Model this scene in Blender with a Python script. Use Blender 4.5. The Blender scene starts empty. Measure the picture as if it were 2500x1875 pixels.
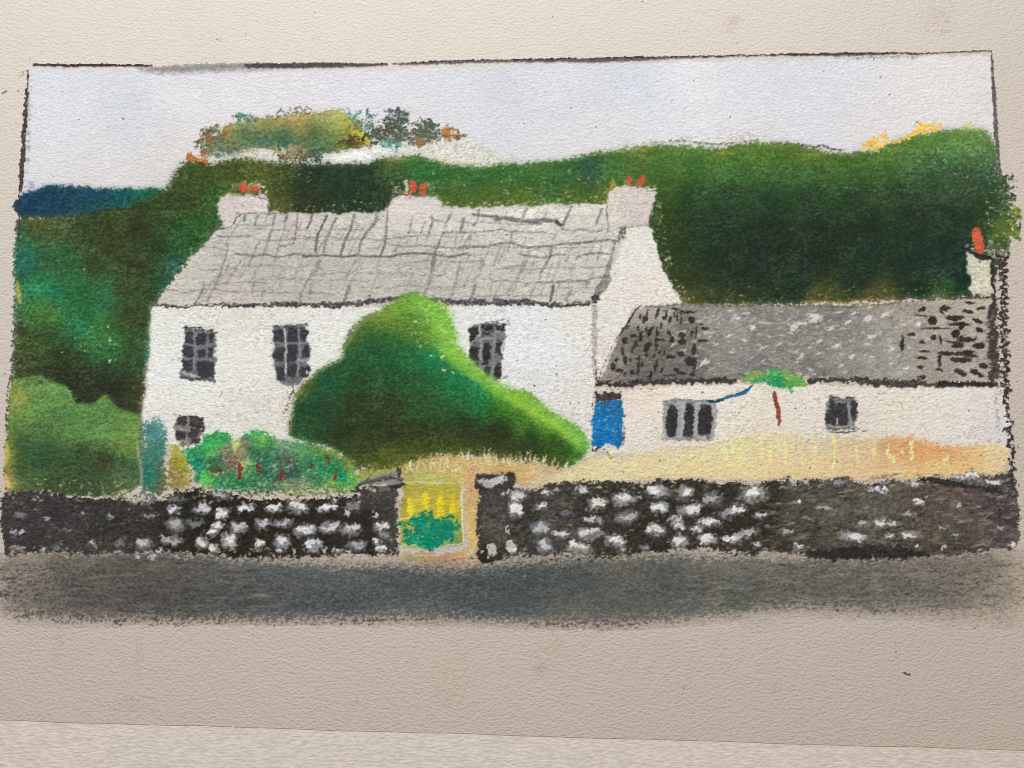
import bpy, math
import numpy as np

# ------------------------------------------------------------------ camera, light, exposure
scene = bpy.context.scene
TILT = math.radians(5.2)          # phone held almost straight over the sheet
REACH = 0.3083                    # lens to sheet, metres
LENS_PX = 1880.0
cam_data = bpy.data.cameras.new('camera')
cam_data.sensor_width = 36.0
cam_data.lens = 36.0 * LENS_PX / 2500.0
cam_data.clip_start = 0.01
cam_data.clip_end = 20.0
cam = bpy.data.objects.new('camera', cam_data)
scene.collection.objects.link(cam)
cam.location = (0.0, -REACH * math.sin(TILT), REACH * math.cos(TILT))
cam.rotation_euler = (TILT, 0.0, 0.0)
scene.camera = cam

world = bpy.data.worlds.new('World')
scene.world = world
world.use_nodes = True
bg = world.node_tree.nodes['Background']
bg.inputs['Color'].default_value = (1.0, 0.69, 0.49, 1.0)
bg.inputs['Strength'].default_value = 0.29

lamp_data = bpy.data.lights.new('room_lamp', 'AREA')     # the room light beyond the top of the sheet
lamp_data.shape = 'DISK'
lamp_data.size = 0.22
lamp_data.energy = 8.6
lamp_data.color = (0.834, 0.936, 1.0)
lamp = bpy.data.objects.new('room_lamp', lamp_data)
scene.collection.objects.link(lamp)
lamp.location = (-0.10, 0.62, 0.62)
from mathutils import Vector
lamp.rotation_euler = (Vector((0.0, 0.02, 0.0)) - Vector(lamp.location)).to_track_quat('-Z', 'Y').to_euler()

vs = scene.view_settings
vs.view_transform = 'Standard'
vs.look = 'None'
vs.exposure = 0.0
vs.gamma = 1.0
vs.use_curve_mapping = False
scene.render.engine = 'CYCLES'
scene.cycles.use_denoising = False
scene.cycles.adaptive_threshold = 0.005
scene.cycles.max_bounces = 4
scene.cycles.pixel_filter_type = 'BLACKMAN_HARRIS'
scene.cycles.filter_width = 1.0

# ------------------------------------------------------------------ pastel engine
# The drawing is made here as pigment: every drawn thing is a patch of chalk laid on
# the sheet, worked out on a fine lattice in sheet units (1 unit = SHEET_UNIT metres).
ST = 1.75                                   # lattice step
X0, Y0, X1, Y1 = -24.0, -24.0, 2524.0, 1800.0
NX = int((X1 - X0) / ST) + 1
NY = int((Y1 - Y0) / ST) + 1
gx = X0 + ST * np.arange(NX)
gy = Y0 + ST * np.arange(NY)
rng = np.random.default_rng(7)

def band(nx, ny, lo_x, lo_y, hi=0.0, seed=0, ang=0.0):
    """smooth random field, feature size lo_x by lo_y (sheet units), minus features above hi"""
    r = np.random.default_rng(seed)
    w = np.fft.rfft2(r.standard_normal((ny, nx)))
    fx = np.fft.rfftfreq(nx, ST)[None, :]; fy = np.fft.fftfreq(ny, ST)[:, None]
    c, s = math.cos(ang), math.sin(ang)
    u = fx * c + fy * s; v = -fx * s + fy * c
    d2 = (u * lo_x) ** 2 + (v * lo_y) ** 2
    k = np.exp(-d2 * 2.2)
    if hi: k = k * (1 - np.exp(-((fx * hi) ** 2 + (fy * hi) ** 2) * 2.2))
    f = np.fft.irfft2(w * k, s=(ny, nx))
    return f / f.std()

def uni(f):
    """gaussian field -> even spread 0..1"""
    return 0.5 * (1 + np.tanh(0.8 * f * (1 + 0.045 * f * f)))

TOOTH = uni(band(NX, NY, 6, 4.2, 40, 1, -0.35) * 0.8 + band(NX, NY, 10, 5, 50, 2, 0.1) * 0.5)
FINE = uni(band(NX, NY, 3, 3, 20, 3))
WARP1 = 0.75 * band(NX, NY, 7, 7, 0, 4) + 0.45 * band(NX, NY, 22, 22, 0, 14)
WARP2 = 0.75 * band(NX, NY, 7, 7, 0, 5) + 0.45 * band(NX, NY, 22, 22, 0, 15)
MID = band(NX, NY, 40, 30, 0, 6)
BIG = band(NX, NY, 160, 110, 0, 8)
STREAK = band(NX, NY, 40, 6, 120, 9, -0.12)

# how bright the bare sheet reads at a few places under the room lamp (to turn observed colours into pigment)
PAPER_PTS = [(40, 40, 225.9, 217.3, 205.4), (600, 40, 229.7, 221.3, 209.5), (1250, 40, 228.0, 219.5, 207.8), (1900, 40, 221.8, 212.9, 201.0), (2460, 40, 212.7, 203.2, 191.3), (40, 350, 218.1, 208.9, 197.0), (600, 350, 220.5, 211.6, 199.8), (1250, 350, 220.1, 211.0, 199.2), (1900, 350, 213.2, 203.7, 191.8), (2460, 350, 205.4, 195.4, 183.4), (40, 650, 208.8, 199.1, 187.1), (600, 650, 212.6, 203.0, 191.1), (1250, 650, 211.4, 201.8, 189.9), (1900, 650, 206.5, 196.4, 184.5), (2460, 650, 200.0, 189.4, 177.2), (40, 950, 202.3, 191.9, 179.8), (600, 950, 204.0, 193.8, 181.8), (1250, 950, 203.7, 193.5, 181.4), (1900, 950, 200.7, 190.0, 177.9), (2460, 950, 194.2, 183.1, 170.8), (40, 1250, 195.4, 184.4, 172.3), (600, 1250, 196.7, 185.9, 173.8), (1250, 1250, 197.2, 186.3, 174.1), (1900, 1250, 193.7, 182.6, 170.3), (2460, 1250, 189.2, 177.6, 165.1), (40, 1500, 189.8, 178.4, 166.0), (600, 1500, 192.0, 180.7, 168.4), (1250, 1500, 190.9, 179.6, 167.3), (1900, 1500, 188.8, 177.1, 164.7), (2460, 1500, 184.5, 172.4, 159.8), (40, 1700, 186.8, 174.9, 162.4), (600, 1700, 188.0, 176.3, 164.0), (1250, 1700, 187.4, 175.6, 163.1), (1900, 1700, 184.1, 172.1, 159.6), (2460, 1700, 181.2, 168.7, 156.0)]

def spread(pts, p=2.0, r=25.0, box=None, ax=1.0):
    """colour (or value) field through scattered samples"""
    i0, i1, j0, j1 = box if box else (0, NX, 0, NY)
    K = 6
    ii = np.arange(i0, i1 + K, K); jj = np.arange(j0, j1 + K, K)
    xs = X0 + ST * ii; ys = Y0 + ST * jj
    pts = np.array(pts, float)
    d2 = ((xs[None, :, None] - pts[:, 0]) * ax) ** 2 + (ys[:, None, None] - pts[:, 1]) ** 2 + r * r
    w = d2 ** (-p)
    f = (w[..., None] * pts[:, 2:]).sum(2) / w.sum(2)[..., None]
    # bilinear up
    a = (np.arange(i0, i1) - i0) / K; b = (np.arange(j0, j1) - j0) / K
    ia = a.astype(int); ib = b.astype(int); fa = (a - ia)[None, :, None]; fb = (b - ib)[:, None, None]
    f00 = f[ib][:, ia]; f01 = f[ib][:, ia + 1]; f10 = f[ib + 1][:, ia]; f11 = f[ib + 1][:, ia + 1]
    return (f00 * (1 - fa) + f01 * fa) * (1 - fb) + (f10 * (1 - fa) + f11 * fa) * fb

PAPER = spread(PAPER_PTS, 2.0, 140)
OUT = PAPER.copy()
LAB = np.zeros((NY, NX), np.int32)
PARTS = [None]                              # id -> (name, parent id, label, kind)

def part(name, parent=0, label=None, kind=None):
    PARTS.append((name, parent, label, kind)); return len(PARTS) - 1

def Z(x0, y0, s, pts):
    return [(x0 + p[0] / s, y0 + p[1] / s) + tuple(p[2:]) for p in pts]

def smooth(pts, n=5, closed=True):
    P = np.array([p[:2] for p in pts], float)
    m = len(P); out = []
    for k in range(m if closed else m - 1):
        if closed: a, b, c, d = P[k - 1], P[k], P[(k + 1) % m], P[(k + 2) % m]
        else: a, b, c, d = P[max(k - 1, 0)], P[k], P[k + 1], P[min(k + 2, m - 1)]
        for t in np.arange(n) / n:
            out.append(0.5 * (2 * b + (c - a) * t + (2 * a - 5 * b + 4 * c - d) * t * t + (3 * b - a - 3 * c + d) * t ** 3))
    if not closed: out.append(P[-1])
    return np.array(out)

def box_of(P, pad):
    i0 = max(int((P[:, 0].min() - pad - X0) / ST), 0); i1 = min(int((P[:, 0].max() + pad - X0) / ST) + 2, NX)
    j0 = max(int((P[:, 1].min() - pad - Y0) / ST), 0); j1 = min(int((P[:, 1].max() + pad - Y0) / ST) + 2, NY)
    return i0, i1, j0, j1

def blur(m, r):
    n = int(round(r / ST))
    if n < 1: return m
    for _ in range(2):
        for axis in (0, 1):
            k = 2 * n + 1
            p = np.pad(m, [(n + 1, n) if a == axis else (0, 0) for a in (0, 1)], mode='edge')
            c = np.cumsum(p, axis)
            m = (c[k:] - c[:-k]) / k if axis == 0 else (c[:, k:] - c[:, :-k]) / k
    return m

def inside(P, box, rag=0.0):
    i0, i1, j0, j1 = box
    X = np.repeat(gx[i0:i1][None, :], j1 - j0, 0); Y = np.repeat(gy[j0:j1][:, None], i1 - i0, 1)
    if rag:
        X = X + rag * WARP1[j0:j1, i0:i1]; Y = Y + rag * WARP2[j0:j1, i0:i1]
    m = np.zeros(X.shape, bool)
    Q = np.roll(P, -1, 0); pad = 4 * rag + 2
    for (xa, ya), (xb, yb) in zip(P, Q):
        if ya == yb: continue
        r0 = max(int((min(ya, yb) - pad - gy[j0]) / ST), 0); r1 = min(int((max(ya, yb) + pad - gy[j0]) / ST) + 2, j1 - j0)
        if r1 <= r0: continue
        Ys = Y[r0:r1]
        c = (ya <= Ys) != (yb <= Ys)
        m[r0:r1] ^= c & (X[r0:r1] < xa + (Ys - ya) * (xb - xa) / (yb - ya))
    return m.astype(float)

def grain(m, hard, bite, box):
    """chalk dragged over the tooth: m = pressure 0..1"""
    i0, i1, j0, j1 = box
    t = TOOTH[j0:j1, i0:i1] * 0.65 + FINE[j0:j1, i0:i1] * 0.35
    g = np.clip((m * (1 + 1.0 / hard) - t) * hard, 0, 1)
    return m * (1 - bite) + g * bite

def lay(pid, a, colour, box, vary=0.05, lab_at=0.4):
    i0, i1, j0, j1 = box
    c = np.asarray(colour, float)
    if c.ndim == 1: c = c[None, None, :] * np.ones(a.shape + (1,))
    if vary:
        v = 1 + vary * (0.4 * MID[j0:j1, i0:i1] + 0.3 * STREAK[j0:j1, i0:i1] + 2.0 * (TOOTH[j0:j1, i0:i1] - 0.5) + 1.6 * (FINE[j0:j1, i0:i1] - 0.5))
        c = c * v[..., None]
    sub = OUT[j0:j1, i0:i1]
    sub[...] = sub * (1 - a[..., None]) + c * a[..., None]
    if pid:
        LAB[j0:j1, i0:i1][a > lab_at] = pid

def fill(pid, pts, colour, soft=4, rag=3, press=1.0, hard=3.0, bite=0.7, vary=0.05, curve=True, hole=0.0, lab_at=0.4, cp=2.0, cr=22, ax=1.0):
    P = smooth(pts, 5) if curve else np.array([p[:2] for p in pts], float)
    box = box_of(P, soft * 2 + rag * 3 + 4)
    m = blur(inside(P, box, rag), soft)
    i0, i1, j0, j1 = box
    m = m * press
    if hole: m = m * (1 - hole * np.clip(0.5 + 0.5 * MID[j0:j1, i0:i1], 0, 1))
    a = grain(np.clip(m, 0, 1), hard, bite, box)
    if isinstance(colour, list): colour = spread(colour, cp, cr, box, ax)
    lay(pid, a, colour, box, vary, lab_at)

def stroke(pid, pts, w, colour, press=0.9, soft=2.0, hard=2.0, bite=0.8, rag=1.0, curve=True, vary=0.05, lab_at=0.35):
    """pts: (x, y[, width])"""
    W = [p[2] if len(p) > 2 else w for p in pts]
    P = smooth(pts, 4, False) if curve and len(pts) > 2 else np.array([p[:2] for p in pts], float)
    ww = np.interp(np.linspace(0, 1, len(P)), np.linspace(0, 1, len(W)), W)
    pad = max(W) + soft * 2 + 4
    box = box_of(P, pad); i0, i1, j0, j1 = box
    if i1 <= i0 or j1 <= j0: return
    X = gx[i0:i1][None, :] + rag * WARP1[j0:j1, i0:i1]; Y = gy[j0:j1][:, None] + rag * WARP2[j0:j1, i0:i1]
    m = np.zeros(X.shape)
    for k in range(len(P) - 1):
        (xa, ya), (xb, yb) = P[k], P[k + 1]
        dx, dy = xb - xa, yb - ya; L = dx * dx + dy * dy + 1e-9
        t = np.clip(((X - xa) * dx + (Y - ya) * dy) / L, 0, 1)
        d = np.hypot(X - xa - t * dx, Y - ya - t * dy)
        h = (ww[k] * (1 - t) + ww[k + 1] * t) * 0.5
        m = np.maximum(m, np.clip((h - d) / (2 * soft) + 0.5, 0, 1) * np.minimum(1, h / 1.2))
    a = grain(m * press, hard, bite, box)
    lay(pid, a, colour, box, vary, lab_at)

def dab(pid, x, y, w, h, colour, ang=0.0, soft=3, rag=2.5, press=0.95, hard=2.5, bite=0.7, vary=0.06, lab_at=0.35, square=2.0):
    P = np.array([(x, y)]); pad = max(w, h) * 0.6 + soft * 2 + rag * 3
    box = box_of(P, pad); i0, i1, j0, j1 = box
    if i1 <= i0 or j1 <= j0: return
    X = gx[i0:i1][None, :] + rag * WARP1[j0:j1, i0:i1] - x; Y = gy[j0:j1][:, None] + rag * WARP2[j0:j1, i0:i1] - y
    c, s = math.cos(ang), math.sin(ang)
    u = (X * c + Y * s) / (w / 2); v = (-X * s + Y * c) / (h / 2)
    r = (np.abs(u) ** square + np.abs(v) ** square) ** (1.0 / square); q = 2 * soft / min(w, h)
    m = np.clip((1 - r) / (2 * q) + 0.5, 0, 1)
    a = grain(m * press, hard, bite, box)
    lay(pid, a, colour, box, vary, lab_at)

def scribble(pid, x, y, rx, ry, n, cols, w=4, turn=1.6, seed=0, press=0.8, length=9, step=6):
    r = np.random.default_rng(seed)
    for k in range(int(n * 1.9)):
        t = r.uniform(0, 6.283); q = math.sqrt(r.uniform(0, 1))
        px, py = x + rx * q * math.cos(t), y + ry * q * math.sin(t)
        a = r.uniform(0, 6.283); pts = [(px, py)]
        for _ in range(max(3, length // 2)):
            a += r.normal(0, turn) * 0.7
            px += step * 0.8 * math.cos(a); py += step * 0.65 * math.sin(a); pts.append((px, py))
        stroke(pid, pts, w * r.uniform(0.8, 1.6), cols[r.integers(len(cols))], press=press * r.uniform(0.75, 1.05), soft=2.0, rag=2.2, bite=0.8)
        dab(pid, px + r.uniform(-6, 6), py + r.uniform(-5, 5), w * r.uniform(1.2, 2.6), w * r.uniform(1.0, 1.8), cols[r.integers(len(cols))], r.uniform(-1, 1), soft=2, rag=3, press=press * r.uniform(.5, .9), bite=.8)

def flecks(pid, pts, n, cols, seed, size=(3, 7), press=0.8, ang=(-0.8, 0.8), aspect=0.45, curve=True):
    """loose specks of chalk (or bare tooth) scattered through an outline"""
    P = smooth(pts, 4) if curve else np.array([p[:2] for p in pts], float)
    r = np.random.default_rng(seed); got = 0
    lo = P.min(0); hi = P.max(0); Q = np.roll(P, -1, 0)
    while got < n:
        x, y = r.uniform(lo, hi)
        c = ((P[:, 1] <= y) != (Q[:, 1] <= y))
        if (np.sum(c & (x < P[:, 0] + (y - P[:, 1]) * (Q[:, 0] - P[:, 0]) / np.where(Q[:, 1] == P[:, 1], 1e-9, Q[:, 1] - P[:, 1]))) & 1) == 0:
            got += 0.05; continue
        s = r.uniform(*size)
        dab(pid, x, y, s, max(s * aspect, 3.0), cols[r.integers(len(cols))], r.uniform(*ang), soft=1.2, rag=1.5, press=press * r.uniform(0.6, 1.1), bite=0.3)
        got += 1

def desat(pts, k=0.5, warm=0.0):
    out = []
    for x, y, R, G, Bc in pts:
        m = (R + G + Bc) / 3
        out.append((x, y, m + (R - m) * k + warm, m + (G - m) * k + 0.35 * warm, m + (Bc - m) * k - warm))
    return out

def finish():
    """the tooth of the paper shows through the chalk everywhere: bare crests in the darks, grey hollows in the whites"""
    on = LAB > 0
    lum = OUT.mean(2) / 255.0
    t = 0.6 * TOOTH + 0.4 * FINE
    t = 0.5 * (1 + np.tanh(1.6 * (t - t.mean()) / t.std() * 0.8))
    dark = np.clip((0.62 - lum) / 0.4, 0, 1); light = np.clip((lum - 0.6) / 0.2, 0, 1)
    loose = np.clip(0.55 + 0.35 * MID + 0.25 * BIG, 0.1, 1.3)
    spark = np.clip((t - 0.70) / 0.3, 0, 1) * 0.035 * dark * loose
    OUT[...] = np.where(on[..., None], OUT + (PAPER - OUT) * spark[..., None], OUT)
    k = 1 + (t - 0.5) * (0.16 * dark) * (0.6 + 0.6 * loose)
    pit = np.clip((0.32 - t) / 0.32, 0, 1) * light * loose * 0.085 * np.where(LAB == SKY, 0.25, 1.0)
    OUT[...] = np.where(on[..., None], OUT * (k * (1 - pit))[..., None], OUT)

def leaf(pts, kb=0.86, kg=1.0, kr=1.0):
    return [(x, y, R * kr, G * kg, Bc * kb) for x, y, R, G, Bc in pts]

def shift(pts, r, g, b):
    return [(p[0], p[1], p[2] + r, p[3] + g, p[4] + b) for p in pts]
# ------------------------------------------------------------------ the drawing itself
T = 2.654; B = 3.318; RF = 5.0275; WN = 4.879; CW = 4.254; RT = 4.047; HT = 3.072; GD = 4.809; CR = 6.913
INK = (58, 54, 54); SOOT = (44, 41, 40)

# ---- sky
SKY = part('drawn_sky', label='pale grey and blue chalk sky across the top')
sky_c = desat([(110, 180, 222, 226, 234), (150, 300, 225, 226, 231), (320, 275, 213, 220, 230), (430, 220, 229, 230, 233), (250, 420, 226, 222, 218),
         (420, 400, 228, 222, 214), (640, 210, 231, 229, 231), (900, 190, 226, 226, 233), (1100, 200, 224, 226, 233), (1230, 240, 215, 220, 230),
         (1180, 300, 222, 223, 230), (1350, 180, 224, 229, 235), (1380, 260, 220, 224, 232), (1540, 215, 213, 222, 232), (1500, 300, 226, 225, 226),
         (1400, 350, 230, 227, 222), (1700, 180, 230, 231, 234), (1750, 260, 226, 226, 228), (1820, 225, 220, 225, 233), (2000, 210, 222, 227, 236),
         (1950, 260, 218, 223, 232), (2100, 300, 227, 223, 221), (2250, 200, 230, 226, 221), (2250, 280, 230, 224, 217), (2390, 170, 232, 225, 215),
         (2390, 290, 229, 221, 211), (1050, 330, 226, 223, 220), (700, 300, 227, 225, 226), (1850, 320, 226, 222, 218), (420, 470, 220, 212, 202)], 0.55)
sky_c = shift(sky_c, -3, -3, -2)
fill(SKY, [(72, 166), (400, 172), (800, 172), (1250, 158), (1700, 150), (2100, 142), (2418, 133), (2428, 240), (2440, 420), (2300, 420),
           (1600, 420), (900, 440), (420, 500), (50, 490), (52, 400), (62, 240)], sky_c, soft=4, rag=3, bite=0.35, press=1.0, vary=0.012, curve=False, cr=60)
stroke(SKY, [(110, 163), (140, 161), (160, 164)], 7, (150, 165, 225), press=0.5)
dab(SKY, 74, 452, 26, 16, (150, 165, 215), press=0.5)

# ---- distant pale fields and rise
FIELD = part('drawn_field', label='pale chalk field strip below the hilltop trees')
fill(FIELD, [(930, 372), (1040, 338), (1120, 335), (1190, 360), (1260, 385), (1240, 402), (1100, 398), (1000, 372)], (221, 221, 208), soft=9, rag=4, press=0.9, bite=0.4)
FIELD2 = part('drawn_field', label='pale smudged rise along the hill brow right of centre')
fill(FIELD2, [(1480, 352), (1640, 336), (1750, 330), (1830, 322), (1900, 340), (1790, 362), (1640, 360)], (222, 218, 212), soft=9, rag=4, press=0.7, bite=0.4)

# ---- the wooded hilltop
TOP = part('drawn_hilltop', label='ochre and teal wooded hilltop rising into the sky')
top_c = Z(440, 240, HT, [(380, 240, 165, 148, 88), (560, 170, 190, 160, 105), (720, 165, 178, 152, 100), (880, 160, 212, 164, 106), (1050, 120, 175, 160, 110),
         (1180, 120, 190, 170, 110), (1300, 210, 198, 170, 70), (1350, 260, 212, 175, 65), (1200, 240, 160, 152, 75), (900, 220, 150, 132, 72),
         (620, 220, 150, 130, 75), (480, 290, 70, 112, 100), (620, 290, 62, 105, 98), (800, 300, 60, 98, 92), (1000, 300, 80, 105, 72),
         (1150, 300, 95, 120, 78), (1250, 330, 120, 118, 62), (1080, 370, 95, 118, 78), (960, 380, 85, 112, 88), (700, 340, 88, 118, 96), (470, 340, 128, 135, 90)])
top_c = leaf(desat(top_c, .86), .9, 1.03, .95)
fill(TOP, Z(440, 240, HT, [(250, 370), (290, 280), (350, 205), (460, 165), (560, 140), (760, 132), (940, 104), (1120, 92), (1250, 112), (1330, 160), (1410, 250),
     (1460, 340), (1300, 375), (1140, 410), (1010, 425), (860, 400), (700, 385), (560, 392), (400, 395)]), top_c, soft=5, rag=5, press=0.97, hole=0.06, vary=0.07)
TREES = [part('drawn_scrub', label='loose scribbled brown and grey-green scrub at the hilltop edge') for _ in range(4)]
scribble(TREES[0], *Z(440, 240, HT, [(230, 320)])[0], 34, 26, 30, [(118, 92, 62), (100, 112, 88), (150, 108, 70), (92, 118, 104), (70, 84, 72)], 5, seed=1)
scribble(TREES[0], *Z(440, 240, HT, [(330, 380)])[0], 40, 16, 22, [(84, 132, 124), (120, 150, 130), (98, 112, 88)], 5, seed=2, press=0.65)
dab(TREES[0], *Z(440, 240, HT, [(215, 300)])[0], 34, 26, (146, 108, 72), press=0.7)
dab(TREES[0], *Z(440, 240, HT, [(180, 420)])[0], 28, 24, (158, 112, 66), press=0.6)
for k, (x, y, w, h) in enumerate([(95, 460, 30, 18), (165, 490, 42, 20), (70, 440, 16, 14)]):
    dab(TREES[0], *Z(440, 240, HT, [(x, y)])[0], w, h, (182, 112, 62), rag=4, press=0.9)
scribble(TREES[0], *Z(440, 240, HT, [(300, 330)])[0], 40, 34, 34, [(150, 124, 78), (112, 116, 80), (92, 120, 100), (128, 104, 70)], 5, seed=71, press=0.6)
scribble(TREES[0], *Z(440, 240, HT, [(700, 400)])[0], 90, 8, 22, [(150, 138, 92), (120, 128, 90), (176, 160, 90)], 4, seed=72, press=0.5)
scribble(TREES[1], *Z(440, 240, HT, [(480, 140)])[0], 16, 9, 9, [(90, 138, 128), (104, 128, 112), (90, 110, 92)], 4, seed=3, press=0.7)
stroke(TREES[1], Z(440, 240, HT, [(430, 190), (470, 130), (510, 130), (540, 180), (545, 230)]), 5, (80, 146, 132), press=0.65)
stroke(TREES[1], Z(440, 240, HT, [(380, 140), (400, 130), (400, 160)]), 3, (120, 130, 115), press=0.6)
stroke(TREES[1], Z(440, 240, HT, [(180, 250), (195, 220), (205, 250)]), 3, (120, 118, 110), press=0.6)
stroke(TREES[1], Z(440, 240, HT, [(680, 165), (740, 150), (725, 110), (770, 95), (790, 130), (830, 130), (860, 85), (900, 65), (925, 100), (950, 70), (985, 90), (960, 120), (930, 110)]),
       3.5, (112, 104, 96), press=0.7)
scribble(TREES[1], *Z(440, 240, HT, [(860, 110)])[0], 44, 9, 9, [(128, 118, 108), (112, 116, 106)], 3, seed=31, press=0.55)
scribble(TREES[2], *Z(440, 240, HT, [(1275, 120)])[0], 12, 7, 4, [(84, 158, 142), (98, 140, 122)], 4.5, seed=4)
scribble(TREES[2], *Z(440, 240, HT, [(1380, 190)])[0], 26, 18, 18, [(84, 128, 116), (96, 112, 90), (88, 140, 126), (110, 120, 96)], 4, seed=5, press=0.7)
stroke(TREES[2], Z(440, 240, HT, [(1420, 150), (1450, 125), (1460, 140), (1480, 115)]), 3, (110, 104, 110), press=0.7)
scribble(TREES[2], *Z(440, 240, HT, [(1560, 260)])[0], 40, 26, 44, [(72, 92, 74), (98, 94, 66), (88, 104, 84), (128, 98, 74), (64, 84, 78)], 5, seed=6)
scribble(TREES[2], *Z(440, 240, HT, [(1630, 140)])[0], 22, 18, 22, [(78, 92, 92), (96, 110, 104), (100, 84, 72), (72, 96, 86)], 4, seed=7, press=0.75)
dab(TREES[2], *Z(440, 240, HT, [(1560, 280)])[0], 60, 34, (92, 98, 74), press=0.6, rag=5)
scribble(TREES[2], *Z(440, 240, HT, [(1310, 320)])[0], 30, 10, 16, [(84, 76, 44), (108, 96, 58), (60, 58, 42)], 4.5, seed=8)
scribble(TREES[2], *Z(440, 240, HT, [(1610, 355)])[0], 26, 7, 7, [(120, 180, 168), (170, 205, 196), (100, 140, 126)], 5, seed=9, press=0.7)
scribble(TREES[3], *Z(440, 240, HT, [(1840, 240)])[0], 28, 16, 28, [(82, 98, 84), (96, 112, 96), (70, 86, 80), (112, 104, 84)], 5, seed=10)
scribble(TREES[3], *Z(440, 240, HT, [(1900, 300)])[0], 22, 10, 11, [(96, 108, 96), (120, 112, 96)], 3.5, seed=11, press=0.65)
scribble(TREES[3], *Z(440, 240, HT, [(1740, 290)])[0], 44, 14, 24, [(92, 106, 88), (112, 112, 90), (84, 96, 84), (132, 112, 88)], 4.5, seed=75, press=0.65)
dab(TREES[3], *Z(440, 240, HT, [(1790, 335)])[0], 26, 17, (152, 112, 78), rag=4)
dab(TREES[3], *Z(440, 240, HT, [(2000, 262)])[0], 24, 30, (176, 118, 66), rag=5, press=0.85)
scribble(TREES[3], *Z(440, 240, HT, [(2040, 275)])[0], 22, 9, 9, [(170, 112, 62), (120, 112, 84)], 4, seed=12, press=0.7)
# pale strips between hilltop and hedge
STRIP = part('drawn_field', label='white chalk lane streak between hilltop and dark hedge')
fill(STRIP, Z(440, 240, HT, [(250, 455), (420, 415), (600, 395), (720, 405), (680, 440), (460, 455), (300, 468)]), (222, 216, 196), soft=5, rag=4, press=0.72, bite=0.7)
STRIP = part('drawn_field', label='bright white chalk lane rising right below the hilltop')
fill(STRIP, Z(440, 240, HT, [(1080, 470), (1110, 425), (1300, 400), (1480, 370), (1570, 385), (1480, 430), (1290, 470), (1150, 490)]), (229, 230, 218), soft=4, rag=3, press=0.95, bite=0.5)
stroke(STRIP, Z(440, 240, HT, [(1110, 455, 8), (1300, 425, 14), (1520, 380, 6)]), 10, (236, 238, 230), press=0.8, soft=4)

SCR = part('drawn_scrub', label='tan scribbled scrub between the pale lane and the hedge')
scribble(SCR, *Z(440, 240, HT, [(850, 420)])[0], 50, 14, 44, [(150, 128, 96), (176, 158, 124), (112, 104, 76), (132, 116, 70), (84, 92, 66)], 4.5, seed=73, press=0.7)
scribble(SCR, *Z(440, 240, HT, [(1000, 430)])[0], 22, 10, 12, [(70, 92, 80), (92, 112, 84), (60, 70, 56)], 5, seed=74, press=0.7)

# ---- far blue hill
BLUE = part('drawn_blue_hill', label='dark blue far hill at the left edge')
fill(BLUE, [(34, 500), (60, 470), (100, 456), (150, 448), (200, 456), (260, 460), (330, 460), (400, 462), (420, 480), (330, 512), (240, 532), (150, 536), (80, 534), (48, 530)],
     [(60, 495, 28, 60, 84), (150, 490, 30, 66, 84), (240, 480, 30, 70, 86), (300, 485, 26, 86, 84), (360, 475, 28, 100, 74), (410, 472, 52, 104, 56), (120, 525, 28, 64, 86), (240, 515, 32, 76, 78)],
     soft=5, rag=2.5, press=1.0, bite=0.55, vary=0.06)

# ---- left wooded bank
BANK = part('drawn_bank', label='dark green wooded bank left of the house')
bank_c = [(100, 560, 66, 80, 46), (200, 560, 56, 70, 44), (330, 560, 50, 60, 40), (450, 505, 52, 70, 40), (480, 435, 60, 78, 40), (520, 560, 46, 84, 44), (430, 430, 58, 76, 46), (440, 470, 56, 70, 40), (560, 410, 66, 82, 40), (620, 420, 80, 90, 44), (60, 600, 42, 104, 78), (50, 640, 40, 96, 74),
          (90, 640, 44, 88, 66), (150, 640, 48, 92, 60), (230, 640, 54, 72, 44), (330, 640, 52, 60, 38), (420, 640, 44, 76, 54), (425, 690, 44, 78, 58), (100, 705, 44, 124, 86), (130, 715, 36, 118, 94), (170, 690, 48, 104, 62), (112, 755, 74, 116, 58), (200, 740, 44, 104, 62), (300, 700, 54, 68, 40),
          (258, 720, 42, 104, 70), (200, 795, 36, 104, 72), (250, 810, 58, 114, 60), (100, 830, 52, 80, 46), (62, 850, 60, 72, 44), (150, 880, 46, 60, 36), (250, 860, 46, 104, 64), (290, 840, 48, 96, 56), (330, 850, 52, 68, 40), (356, 860, 48, 88, 62), (150, 908, 42, 48, 34), (250, 915, 40, 50, 38), (200, 930, 40, 46, 36),
          (330, 950, 50, 58, 40), (60, 900, 54, 66, 42), (280, 960, 40, 46, 36), (380, 600, 42, 64, 40), (480, 560, 42, 86, 46), (450, 600, 42, 88, 50), (320, 780, 54, 66, 40), (230, 960, 42, 48, 36), (540, 510, 52, 92, 42), (300, 520, 58, 72, 42), (100, 545, 88, 96, 56), (260, 590, 54, 64, 40)]
fill(BANK, [(40, 534), (110, 528), (220, 518), (320, 498), (400, 468), (418, 440), (440, 402), (480, 396), (520, 398), (570, 388), (640, 392), (700, 430), (660, 470), (600, 520), (540, 560), (440, 660), (385, 735), (366, 780),
            (362, 880), (352, 980), (345, 1060), (340, 1150), (300, 1195), (150, 1195), (20, 1190), (14, 1120), (20, 1000), (28, 880), (32, 760), (34, 660), (36, 590)],
     leaf(bank_c, .9), soft=9, rag=3, press=0.98, hole=0.04, bite=0.5, vary=0.09, cr=26)
fill(BANK, [(40, 620), (50, 600), (80, 600), (90, 650), (60, 680), (35, 660)], (36, 104, 94), soft=8, press=0.6)
stroke(BANK, [(42, 690, 8), (46, 715, 14), (48, 740, 8)], 10, (168, 158, 76), press=0.7)
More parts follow.
